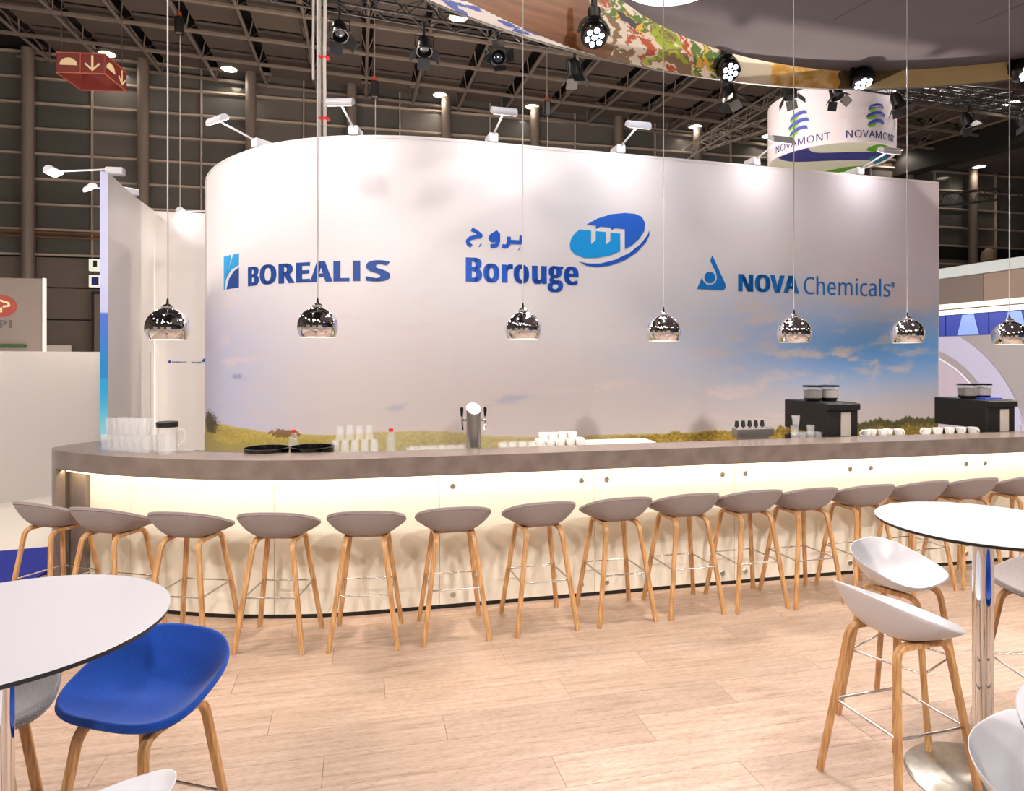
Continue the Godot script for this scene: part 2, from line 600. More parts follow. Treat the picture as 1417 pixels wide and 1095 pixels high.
	# unseen hall lamps over and behind the camera, placed to light the hall
	for px in [-12.0, -3.0, 6.0, 15.0, 26.0]:
		for pz in [-13.0, -3.0, 7.0]:
			var p := Vector3(px, ceil_at(px, pz) - 0.3, pz)
			var t := thing("ceiling_downlight", "unseen round hall downlight high over the stands, placed to light the hall", "ceiling lamp", p, 0, "hall downlights out of view")
			st = sf()
			lathe(st, [Vector2(0.0, -0.03), Vector2(0.27, -0.03), Vector2(0.27, 0.02), Vector2(0.0, 0.02)], 20)
			part("lens", st, M.hall_lamp, t)
			spot(p - Vector3(0, 0.05, 0), p - Vector3(0, 1, 0), Color(1, 0.94, 0.89), 50.0, 78.0, 0.25)

# ------------------------------------------------------------------ floor of the stand
func build_floor():
	var f := thing("floor", "pale oak plank floor of the stand", "floor", Vector3.ZERO, 0, "", "structure")
	var st := sf()
	box(st, Vector3(3.2, -0.035, -0.6), Vector3(15, 0.04, 11.2))
	part("subfloor", st, mat(Color(0.42, 0.33, 0.27), 0.8), f)
	var w := 0.225
	var len := 1.5
	var meshes := {}
	for r in 22:
		var z := -5.55 + w * (r + 0.5)
		var x: float = -4.1 - len * [0.0, 0.37, 0.71, 0.18, 0.55][r % 5]
		while x < 8.5:
			var a := maxf(x, -4.1)
			var b := minf(x + len, 8.6)
			if b - a > 0.1:
				var key := snappedf(b - a, 0.01)
				if not meshes.has(key):
					var s := sf()
					box(s, Vector3.ZERO, Vector3(key - 0.0015, 0.015, w - 0.0015), 0.0007)
					s.generate_normals()
					meshes[key] = s.commit()
				var o := part("plank", meshes[key], M.boards[rng.randi() % 6], f)
				o.position = Vector3((a + b) * 0.5, -0.0075, z)
			x += len
	st = sf()
	box(st, Vector3(3.2, -0.008, 2.3), Vector3(14.8, 0.015, 5.9))
	part("floor_boards", st, M.boards[0], f, "oak boards out of the photograph")
	var poly := PackedVector2Array([Vector2(-2.55, -5.6), Vector2(-2.55, -6.6), Vector2(-2.4, -7.14), Vector2(-9.0, -6.2), Vector2(-9.0, -5.6)])
	st = sf()
	prism(st, poly, -0.055, -0.003)
	meta(part("floor_carpet", st, M.carpet), "royal blue carpet strip beyond the curved end of the bar", "carpet", "", "structure")

# ------------------------------------------------------------------ printed wall behind the bar
func wall_at(u: float, h: float, off: float) -> Vector3:
	var n := wall_len.size()
	var i := clampi(wall_len.bsearch(u) - 1, 0, n - 2)
	var t := (u - wall_len[i]) / maxf(1e-6, wall_len[i + 1] - wall_len[i])
	var d := (wall_pts[i + 1] - wall_pts[i]).normalized()
	var p := wall_pts[i].lerp(wall_pts[i + 1], t)
	return Vector3(p.x - d.y * off, h, p.y + d.x * off)

func mural() -> Image:
	var W := 1900
	var H := 560
	var im := Image.create(W, H, false, Image.FORMAT_RGB8)
	var n1 := FastNoiseLite.new()
	n1.seed = 4; n1.frequency = 0.55; n1.fractal_octaves = 5
	var n2 := FastNoiseLite.new()
	n2.seed = 11; n2.frequency = 2.2; n2.fractal_octaves = 4
	var n3 := FastNoiseLite.new()
	n3.seed = 23; n3.frequency = 9.0; n3.fractal_octaves = 3
	var top := 4.0
	var bot := 0.8
	var clouds := [  # u, h, half width, half height, strength
		[2.55, 1.56, 0.22, 0.055, -0.8], [2.3, 1.95, 0.2, 0.10, 0.5], [2.35, 2.35, 0.25, 0.14, 0.4], [2.5, 1.75, 0.5, 0.05, 0.4],
		[9.3, 1.83, 0.55, 0.075, 0.75], [9.9, 1.86, 0.2, 0.07, 0.8], [10.1, 1.78, 0.09, 0.03, 0.7], [10.45, 1.72, 0.12, 0.06, 0.9], [9.75, 1.52, 0.36, 0.09, 0.7], [8.4, 1.40, 0.5, 0.12, 0.5], [9.0, 1.58, 0.3, 0.08, 0.5],
		[10.9, 1.66, 0.3, 0.05, 0.4], [8.9, 2.28, 0.5, 0.10, 0.45], [10.3, 2.25, 0.5, 0.12, 0.35], [7.0, 1.50, 0.4, 0.06, 0.35], [6.4, 1.42, 0.5, 0.04, 0.3], [5.8, 1.36, 0.25, 0.05, -0.4], [4.6, 1.28, 0.15, 0.05, -0.35],
	]
	for yy in H:
		var h := top - (top - bot) * (yy + 0.5) / H
		for xx in W:
			var u := 11.42 * (xx + 0.5) / W
			# sky; pale top to beige foot is partly print, partly lamp light
			var low := smoothstep(2.9, 1.0, h)
			var c := Color(0.885, 0.87, 0.885).lerp(Color(0.80, 0.755, 0.745), low)
			var left := smoothstep(4.2, 2.2, u) * smoothstep(2.9, 1.7, h)
			c = c.lerp(Color(0.72, 0.74, 0.86), left * 0.75)
			var a := n1.get_noise_2d(u * 0.8, h * 2.0)
			var b := n2.get_noise_2d(u * 0.7, h * 2.2)
			var blue := smoothstep(6.2, 10.3, u + 0.9 * a) * smoothstep(1.05, 1.75, h) * smoothstep(3.0, 2.0, h + 0.25 * a)
			var deep := exp(-pow((h - 1.88) / 0.33, 2.0)) * smoothstep(8.0, 10.6, u)
			c = c.lerp(Color(0.66, 0.75, 0.92), blue * 0.85)
			c = c.lerp(Color(0.42, 0.66, 0.92), deep * 0.9)
			var lav := smoothstep(9.0, 11.2, u) * smoothstep(2.2, 2.7, h)
			c = c.lerp(Color(0.83, 0.79, 0.86), lav * 0.6)
			var puff := smoothstep(0.02, 0.55, a * 0.7 + b * 0.6) * smoothstep(7.0, 9.5, u) * smoothstep(3.2, 2.3, h)
			c = c.lerp(Color(0.88, 0.82, 0.83), puff * 0.55)
			var veil := smoothstep(0.05, 0.6, b + 0.4 * a) * smoothstep(3.2, 2.0, h)
			c = c.lerp(Color(0.84, 0.77, 0.75), veil * 0.22)
			for k in clouds:
				var du: float = (u - k[0]) / k[2]
				if absf(du) > 1.5: continue
				var dh: float = (h - k[1] + 0.04 * b - 0.03 * du * 0.5) / k[3]
				if absf(dh) > 1.8: continue
				var d := 1.0 - sqrt(du * du + dh * dh) + 0.75 * b + 0.35 * n3.get_noise_2d(u, h * 1.6)
				var q := smoothstep(-0.1, 0.9, d)
				if k[4] > 0: c = c.lerp(Color(0.90, 0.82, 0.80), q * k[4])
				else: c = c.lerp(Color(0.56, 0.58, 0.74), -q * k[4])
			# land: meadow on the left, far hills in the middle, trees on the right
			var fine := n3.get_noise_2d(u * 1.6, h * 3.0)
			var hill := 1.0 + 0.03 * smoothstep(3.4, 2.0, u) + 0.045 * smoothstep(3.8, 4.6, u) * smoothstep(5.7, 4.9, u) - 0.06 * smoothstep(4.8, 6.2, u)
			hill += 0.010 * n2.get_noise_2d(u, 3.0)
			if h < hill:
				var g := Color(0.70, 0.64, 0.36).lerp(Color(0.57, 0.55, 0.30), smoothstep(hill, hill - 0.12, h))
				g = g.lerp(Color(0.76, 0.66, 0.36), 0.5 + 0.5 * n2.get_noise_2d(u * 0.6, h * 4.0))
				g = g.lerp(Color(0.74, 0.69, 0.58), smoothstep(3.6, 4.6, u) * smoothstep(8.0, 5.6, u) * 0.55)
				var edge := smoothstep(hill + 0.006, hill - 0.02, h)
				c = c.lerp(g * (1.0 + 0.10 * fine), edge)
			var tree := 0.925 + 0.02 * smoothstep(6.2, 7.2, u) + 0.085 * smoothstep(7.8, 11.4, u) + 0.05 * n2.get_noise_2d(u * 1.4, 9.0) + 0.045 * n3.get_noise_2d(u * 1.3, 2.0) * smoothstep(7.5, 9.5, u)
			if u > 6.6 and h < tree:
				var g := Color(0.62, 0.52, 0.24).lerp(Color(0.42, 0.35, 0.20), smoothstep(8.5, 10.3, u))
				g = g.lerp(Color(0.30, 0.33, 0.24), clampf(0.45 + 1.3 * fine, 0, 1) * smoothstep(8.8, 10.3, u))
				g = g.lerp(Color(0.72, 0.60, 0.24), smoothstep(tree - 0.06, tree - 0.16, h) * 0.6)
				c = c.lerp(g * (1.0 + 0.35 * fine), smoothstep(6.6, 7.4, u) * smoothstep(tree, tree - 0.03, h))
			# dark tree at the very left, bush
			var dt := Vector2((u - 1.65) / 0.42, (h - 1.0) / 0.14).length() + 0.5 * fine
			c = c.lerp(Color(0.30, 0.27, 0.20), smoothstep(1.0, 0.8, dt) * 0.9)
			dt = Vector2((u - 3.35) / 0.20, (h - 0.99) / 0.045).length() + 0.5 * fine
			c = c.lerp(Color(0.45, 0.33, 0.20), smoothstep(1.0, 0.8, dt) * 0.8)
			im.set_pixel(xx, yy, c)
	return im

func build_backdrop():
	var ctrl := [Vector2(-2.02, -10.2), Vector2(-1.99, -9.6), Vector2(-1.915, -9.1), Vector2(-1.76, -8.6), Vector2(-1.56, -8.17), Vector2(-1.28, -7.75), Vector2(-0.91, -7.34), Vector2(-0.375, -6.99), Vector2(0.2, -6.81), Vector2(0.77, -6.755), Vector2(1.66, -6.785), Vector2(3.58, -6.86), Vector2(5.03, -6.93), Vector2(7.185, -7.03)]
	wall_pts.assign(smooth(ctrl, 12))
	var s := 0.0
	for i in wall_pts.size():
		if i > 0: s += wall_pts[i].distance_to(wall_pts[i - 1])
		wall_len.append(s)
	var w := thing("wall_back", "tall curved white wall printed with a sky and meadow behind the bar", "wall", Vector3.ZERO, 0, "", "structure")
	# body of the wall, 16 cm thick
	var poly := PackedVector2Array()
	for p in wall_pts: poly.append(p)
	for i in range(wall_pts.size() - 1, -1, -1):
		var q := wall_at(wall_len[i], 0, -0.16)
		poly.append(Vector2(q.x, q.z))
	var st := sf()
	prism(st, poly, -0.06, 3.995)
	part("wall_core", st, M.matte_white, w)
	# the stretched print on its face
	st = SurfaceTool.new()
	st.begin(Mesh.PRIMITIVE_TRIANGLES)
	st.set_smooth_group(1)
	var total := wall_len[-1]
	for i in wall_pts.size() - 1:
		var a := wall_len[i]
		var b := wall_len[i + 1]
		var vs := [wall_at(a, 0.8, 0.004), wall_at(b, 0.8, 0.004), wall_at(b, 4.0, 0.004), wall_at(a, 4.0, 0.004)]
		var uv := [Vector2(a / total, 1), Vector2(b / total, 1), Vector2(b / total, 0), Vector2(a / total, 0)]
		for k in [0, 2, 1, 0, 3, 2]:
			st.set_uv(uv[k])
			st.add_vertex(vs[k])
	var pm := mat(Color.WHITE, 0.75, 0.0, 0.3)
	pm.albedo_texture = ImageTexture.create_from_image(mural())
	pm.texture_repeat = false
	part("printed_fabric", st, pm, w, "fabric print of sky, clouds, meadow and trees")
	st = sf()
	prism(st, wall_strip(0.0, total, 0.002, 0.012), 0.0, 0.8)
	part("lower_fabric", st, mat(Color(0.62, 0.56, 0.33), 0.8), w, "lower part of the printed meadow, hidden by the bar")
	st = sf()
	prism(st, wall_strip(0.0, total, -0.165, 0.008), 3.99, 4.02)
	part("top_rail", st, M.white, w)
	st = sf()
	var e := wall_at(total, 0, 0)
	box(st, Vector3(e.x + 0.006, 2.01, e.z - 0.08), Vector3(0.012, 4.02, 0.17))
	part("end_rail", st, M.white, w)
	var f := func(u, v, off): return wall_at(u, v, off + 0.005)
	build_logos(w, f)

func wall_strip(a: float, b: float, o0: float, o1: float) -> PackedVector2Array:
	var r := PackedVector2Array()
	var n := 60
	for i in n + 1:
		var p := wall_at(lerpf(a, b, float(i) / n), 0, o1)
		r.append(Vector2(p.x, p.z))
	for i in range(n, -1, -1):
		var p := wall_at(lerpf(a, b, float(i) / n), 0, o0)
		r.append(Vector2(p.x, p.z))
	return r

func ellipse_pts(c: Vector2, rx: float, ry: float, tilt: float, n := 40, a0 := 0.0, a1 := TAU) -> PackedVector2Array:
	var r := PackedVector2Array()
	var full := absf(a1 - a0 - TAU) < 0.001
	for i in (n if full else n + 1):
		var a := lerpf(a0, a1, float(i) / n)
		r.append(c + Vector2(rx * cos(a), ry * sin(a)).rotated(tilt))
	return r

func stroke(st, pts: Array, width: float, f: Callable, depth := 0.004):
	for q in Geometry2D.offset_polyline(PackedVector2Array(pts), width * 0.5, Geometry2D.JOIN_ROUND, Geometry2D.END_ROUND):
		if not Geometry2D.is_polygon_clockwise(q): plate(st, q, depth, f)

func build_logos(w: Node3D, f: Callable):
	# first company: square emblem with a sweep, block capitals
	var x0 := 2.235
	var x1 := 2.60
	var y0 := 2.548
	var y1 := 2.925
	var em := func(a, b): return Vector2(lerpf(x0, x1, a), lerpf(y0, y1, b))
	var st := sf()
	plate(st, PackedVector2Array([em.call(0, 0), em.call(0.04, 0), em.call(0.14, 0.28), em.call(0.3, 0.6), em.call(0.52, 0.97), em.call(0.50, 1.0), em.call(0, 1.0)]), 0.004, f)
	plate(st, PackedVector2Array([em.call(0.16, 0.30), em.call(0.28, 0.42), em.call(0.55, 0.56), em.call(1.0, 0.66), em.call(1, 1), em.call(0.68, 1.0), em.call(0.42, 0.72)]), 0.004, f)
	part("emblem", st, M.logo_light, w, "light blue sweep emblem")
	st = sf()
	plate(st, PackedVector2Array([em.call(0.2, 0), em.call(1, 0), em.call(1, 0.58), em.call(0.7, 0.5), em.call(0.4, 0.31)]), 0.004, f)
	part("emblem", st, M.logo_dark, w, "dark blue lower field of the square emblem")
	st = sf()
	for d in [-0.010, 0.0, 0.010]:
		letters(st, "BOREAL", true, Rect2(2.80 + d, 2.549, 1.29, 0.208), f)
		letters(st, "S", true, Rect2(4.275 + d, 2.546, 0.225, 0.214), f)
	plate(st, PackedVector2Array([Vector2(4.135, 2.552), Vector2(4.21, 2.552), Vector2(4.21, 2.756), Vector2(4.135, 2.756)]), 0.004, f)
	part("lettering", st, M.logo_dark, w, "blue capitals reading BOREALIS")
	# second company: Arabic word above the Latin one, tilted oval to the right
	st = sf()
	for d in [-0.008, 0.008]: letters(st, "Borouge", true, Rect2(5.282 + d, 2.477, 1.22, 0.334), f)
	part("lettering", st, M.logo_mid, w, "blue letters reading Borouge")
	st = sf()
	var A := func(px: float, py: float): return Vector2(5.272 + (px - 72) / 1417.0 * 280.0 * 0.00790, 3.118 - (py - 180) / 1417.0 * 280.0 * 0.00665)
	# jeem
	stroke(st, [A.call(112, 192), A.call(140, 205), A.call(172, 232), A.call(176, 245), A.call(140, 250), A.call(105, 262), A.call(86, 285), A.call(90, 308), A.call(112, 325)], 0.040, f)
	stroke(st, [A.call(168, 312), A.call(173, 316)], 0.044, f)
	# waw
	stroke(st, [A.call(292, 200), A.call(250, 232), A.call(238, 256), A.call(250, 272), A.call(286, 268), A.call(293, 205)], 0.040, f)
	stroke(st, [A.call(293, 215), A.call(293, 280), A.call(280, 312), A.call(240, 318)], 0.042, f)
	# reh
	stroke(st, [A.call(368, 235), A.call(366, 290), A.call(350, 316), A.call(322, 312)], 0.042, f)
	# beh
	stroke(st, [A.call(366, 276), A.call(452, 276), A.call(456, 222)], 0.044, f)
	stroke(st, [A.call(438, 325), A.call(442, 328)], 0.044, f)
	part("lettering", st, M.logo_mid, w, "blue Arabic word above the Latin one")
	# oval emblem
	var O := func(px: float, py: float): return Vector2(6.408 + (px - 800) / (1350.0 - 800.0) * 0.935, 3.369 - (py - 80) / (455.0 - 80.0) * 0.607)
	var oval := []
	for q in [[800, 310], [812, 262], [850, 215], [915, 172], [990, 128], [1080, 95], [1180, 80], [1250, 82], [1300, 100], [1320, 140], [1315, 195], [1280, 250], [1225, 300], [1160, 338], [1080, 370], [990, 392], [900, 397], [835, 375], [805, 345]]:
		oval.append(O.call(q[0], q[1]))
	var light := PackedVector2Array()
	for q in [[800, 310], [812, 268], [838, 232], [868, 208], [1145, 222], [1145, 342], [1080, 370], [990, 392], [900, 397], [835, 375], [805, 345]]:
		light.append(O.call(q[0], q[1]))
	st = sf()
	plate(st, light, 0.004, f)
	part("emblem", st, mat(Color(0.02, 0.60, 0.90), 0.5), w, "light blue lower field of the oval emblem")
	var dark := PackedVector2Array()
	for q in [[915, 172], [990, 128], [1080, 95], [1180, 80], [1250, 82], [1300, 100], [1320, 140], [1315, 195], [1280, 250], [1225, 300], [1178, 325], [1178, 190], [1110, 186], [1080, 205], [1082, 184], [1010, 181], [978, 200], [978, 178]]:
		dark.append(O.call(q[0], q[1]))
	st = sf()
	plate(st, dark, 0.004, f)
	part("emblem", st, mat(Color(0.12, 0.38, 0.80), 0.5), w, "mid blue upper field of the oval emblem")
	st = sf()
	for bar in [[[945, 206], [975, 206], [975, 275], [945, 302]], [[1046, 206], [1076, 206], [1076, 275], [1046, 302]]]:
		var pp := PackedVector2Array()
		for q in bar: pp.append(O.call(q[0], q[1]))
		plate(st, pp, 0.006, f)
	part("emblem", st, M.white, w, "two white bars of the oval emblem")
	var sweep := PackedVector2Array()
	for q in [[862, 422], [920, 433], [1010, 430], [1110, 400], [1210, 350], [1290, 285], [1340, 220], [1352, 190], [1352, 225], [1325, 275], [1260, 345], [1170, 405], [1080, 440], [980, 456], [910, 448]]:
		sweep.append(O.call(q[0], q[1]))
	st = sf()
	plate(st, sweep, 0.004, f)
	part("emblem", st, M.logo_mid, w, "blue crescent under the oval emblem")
	# third company: triangle with a dot, bold and light words
	var T := func(px: float, py: float): return Vector2(7.94 + (px - 64) / (255.0 - 64.0) * 0.375, 2.944 - (py - 65) / (292.0 - 65.0) * 0.388)
	var tri_pts := PackedVector2Array()
	for q in [[64, 290], [95, 215], [105, 238], [130, 262], [158, 262], [185, 245], [196, 215], [190, 180], [150, 100], [164, 64], [178, 92], [250, 250], [254, 272], [244, 288], [225, 294]]:
		tri_pts.append(T.call(q[0], q[1]))
	st = sf()
	plate(st, tri_pts, 0.004, f)
	plate(st, ellipse_pts(T.call(148, 211), 0.070, 0.067, 0), 0.004, f)
	part("emblem", st, M.logo_nova, w, "blue triangle emblem with a dot")
	st = sf()
	for d in [-0.010, 0.0, 0.010]: letters(st, "NOVA", true, Rect2(8.486 + d, 2.546, 0.81, 0.205), f)
	part("lettering", st, M.logo_nova, w, "bold blue capitals reading NOVA")
	st = sf()
	letters(st, "Chemicals", false, Rect2(9.378, 2.533, 1.27, 0.224), f)
	part("lettering", st, M.logo_nova, w, "thin blue letters reading Chemicals")
	st = sf()
	letters(st, "®", false, Rect2(10.655, 2.655, 0.065, 0.065), f)
	part("lettering", st, M.logo_nova, w, "small registered mark")

# ------------------------------------------------------------------ the bar
func bar_line(s: float, inset: float) -> Vector2:
	# s < 0: along the arc (metres of the outer arc), s >= 0: along the straight front
	if s >= 0: return Vector2(BAR_C.x + s, BAR_C.y + BAR_R - inset)
	var a := -s / BAR_R
	return BAR_C + Vector2(-sin(a), cos(a)) * (BAR_R - inset)

func bar_strip(a: float, b: float, i0: float, i1: float, n := 24) -> PackedVector2Array:
	var r := PackedVector2Array()
	var ss := []
	for i in n + 1:
		var s := lerpf(a, b, float(i) / n)
		ss.append(s)
	if a < 0 and b > 0:
		ss.append(0.0)
		ss.sort()
	for s in ss: r.append(bar_line(s, i0))
	ss.reverse()
	for s in ss: r.append(bar_line(s, i1))
	return r

func build_bar():
	var bar := thing("bar_counter", "long bar counter with brown fascia, lit white front and curved left end", "bar counter")
	var S0 := -2.60
	var S1 := 8.6
	# worktop slab with rounded left end, wider there
	var top := PackedVector2Array()
	var end_pts := [Vector2(-2.235, -5.58), Vector2(-2.265, -5.66), Vector2(-2.235, -5.80), Vector2(-2.03, -6.12), Vector2(-1.93, -6.14), Vector2(-1.72, -5.86)]
	var ss := []
	for i in 61:
		ss.append(lerpf(S0 + 0.08, 0.0, i / 60.0))
	ss.append(S1)
	for s in ss: top.append(bar_line(s, 0.0))
	ss.reverse()
	for s in ss:
		if s > -2.05: top.append(bar_line(s, 0.35))
	for i in range(end_pts.size() - 1, -1, -1): top.append(end_pts[i])
	var st := sf()
	prism(st, top, 0.967, 1.1)
	part("countertop", st, M.concrete, bar, "brown stone-look slab with deep fascia")
	# end panel under the rounded end
	st = sf()
	var ep := PackedVector2Array([bar_line(-2.50, 0.0), bar_line(-2.53, 0.0), Vector2(-2.235, -5.58), Vector2(-2.265, -5.66), Vector2(-2.235, -5.80), Vector2(-2.03, -6.12), Vector2(-1.95, -6.10), Vector2(-2.13, -5.74), bar_line(-2.50, 0.06)])
	prism(st, ep, 0.0, 0.967)
	part("end_panel", st, M.concrete, bar, "brown end panel at the curved end")
	# front panels between seams
	var seams := [-2.30, -1.85, -0.70, 0.45, 1.61, 2.77, 3.93, 5.09, 6.25, 7.4, S1]
	for i in seams.size() - 1:
		st = sf()
		prism(st, bar_strip(seams[i] + 0.0015, seams[i + 1] - 0.0015, 0.13, 0.15), 0.03, 0.966)
		part("front_panel", st, M.front, bar)
	st = sf()
	prism(st, bar_strip(-2.30, S1, 0.155, 0.34, 40), 0.0, 0.966)
	part("carcass", st, mat(Color(0.35, 0.33, 0.32), 0.7), bar)
	st = sf()
	prism(st, bar_strip(-2.30, S1, 0.135, 0.155, 40), 0.0, 0.03)
	part("kick_plate", st, M.black, bar)
	st = sf()
	prism(st, bar_strip(-2.40, S1, 0.02, 0.035, 40), 0.952, 0.9665)
	part("light_strip", st, M.led, bar, "warm white light strip under the slab")
	st = sf()
	prism(st, bar_strip(-1.9, S1, 0.352, 0.76, 40), 1.0, 1.04)
	part("work_surface", st, M.hall_grey, bar)
	st = sf()
	prism(st, bar_strip(-1.9, S1, 0.352, 0.74, 40), 0.0, 1.0)
	part("back_cabinet", st, M.white, bar)
	st = sf()
	prism(st, bar_strip(-2.53, -2.302, 0.10, 0.34, 6), 0.0, 0.966)
	part("end_return", st, M.concrete, bar, "brown return beside the lit front")
	for q in [[4.15, 0.0], [5.88, 0.0]]:
		st = sf()
		box(st, Vector3(q[0], 0.99, -5.45), Vector3(0.30, 0.10, 0.42), 0.005)
		part("machine_shelf", st, M.black, bar)
	# fixings beside the seams
	for k in 5:
		for dx in [-0.1, 0.1]:
			if k == 0 and dx < 0: continue
			var fx: float = 0.55 + 1.16 * k + dx - 0.005
			for h in [0.865, 0.095]:
				st = sf()
				lathe(st, [Vector2(0.0, -0.004), Vector2(0.019, -0.004), Vector2(0.021, 0.002), Vector2(0.018, 0.007), Vector2(0.0, 0.007)], 16, Vector3(fx, h, -4.69), Basis(Vector3(1, 0, 0), PI / 2))
				part("fixing", st, M.steel, bar, "round metal fixing")
	# light from the strip
	var s := -2.25
	while s < 7.2:
		var p := bar_line(s, 0.045)
		var q := bar_line(s, 0.13)
		var dirv := (q - p).normalized()
		var tang := bar_line(s + 0.05, 0.045) - bar_line(s - 0.05, 0.045)
		area(Vector3(p.x, 0.945, p.y), Vector3(dirv.x * 0.5, -1.0, dirv.y * 0.5), 0.5, 0.02, Color(1.0, 0.92, 0.75), 0.115, Vector3(tang.x, 0, tang.y))
		s += 0.5

# ------------------------------------------------------------------ canopy with printed skirt
func skirt_point(a: float) -> Vector2:
	var rx := 5.9 if cos(a) < 0 else 4.55
	return Vector2(4.3 + rx * cos(a), -2.5 - 4.02 * sin(a))

func skirt_print() -> Image:
	var W := 2000
	var H := 110
	var im := Image.create(W, H, false, Image.FORMAT_RGB8)
	var n := FastNoiseLite.new()
	n.seed = 5; n.frequency = 0.02; n.fractal_octaves = 4
	var n2 := FastNoiseLite.new()
	n2.seed = 9; n2.frequency = 0.013; n2.noise_type = FastNoiseLite.TYPE_CELLULAR
	n2.cellular_return_type = FastNoiseLite.RETURN_CELL_VALUE
	var pal := [Color(0.75, 0.66, 0.58), Color(0.20, 0.22, 0.27), Color(0.80, 0.62, 0.22), Color(0.30, 0.42, 0.16), Color(0.83, 0.76, 0.70), Color(0.62, 0.28, 0.14), Color(0.78, 0.72, 0.66), Color(0.45, 0.36, 0.26), Color(0.55, 0.62, 0.15), Color(0.85, 0.80, 0.74)]
	for y in H:
		for x in W:
			var t := float(x) / W
			var v := 1.0 - float(y) / H
			var g := n.get_noise_2d(x * 0.25, y * 3.0)
			var wob := n.get_noise_2d(x * 0.7, y * 0.7)
			var c := Color(0.40, 0.24, 0.14).lerp(Color(0.52, 0.34, 0.21), 0.5 + g)
			if t < 0.38 + 0.03 * wob and v > 0.42:
				var sp := n2.get_noise_2d(x * 0.8, y * 1.4)
				if sp > 0.82: c = Color(0.62, 0.60, 0.05)
			if t >= 0.388 + 0.03 * wob:
				var q := n2.get_noise_2d(x * 1.5 + 60.0 * wob, y * 0.9 + 40.0 * wob)
				c = pal[int(clampf((q * 0.5 + 0.5) * 10.0, 0, 9))]
			if t >= 0.478 + 0.01 * wob: c = Color(0.90, 0.86, 0.78).lerp(Color(0.95, 0.90, 0.80), v)
			if t >= 0.508 + 0.02 * wob: c = Color(0.86, 0.66, 0.30).lerp(Color(0.96, 0.86, 0.62), clampf(0.5 + 1.6 * n.get_noise_2d(x * 1.5, y * 2.0), 0, 1))
			if t >= 0.568 + 0.006 * wob: c = Color(0.40, 0.34, 0.24) * (1.0 + 0.3 * n.get_noise_2d(x * 6.0, y * 6.0))
			if t >= 0.585 + 0.12 * (0.75 - v) * 0.0 + 0.10 * v: c = Color(0.80, 0.74, 0.55)
			var lip := 0.24 * smoothstep(0.405, 0.27, t)
			if v < lip and t < 0.41:
				c = Color(0.88, 0.84, 0.82)
				if n.get_noise_2d(x * 0.8 + 300.0, y * 3.0) > 0.25: c = Color(0.30, 0.38, 0.66)
			im.set_pixel(x, y, c)
	return im

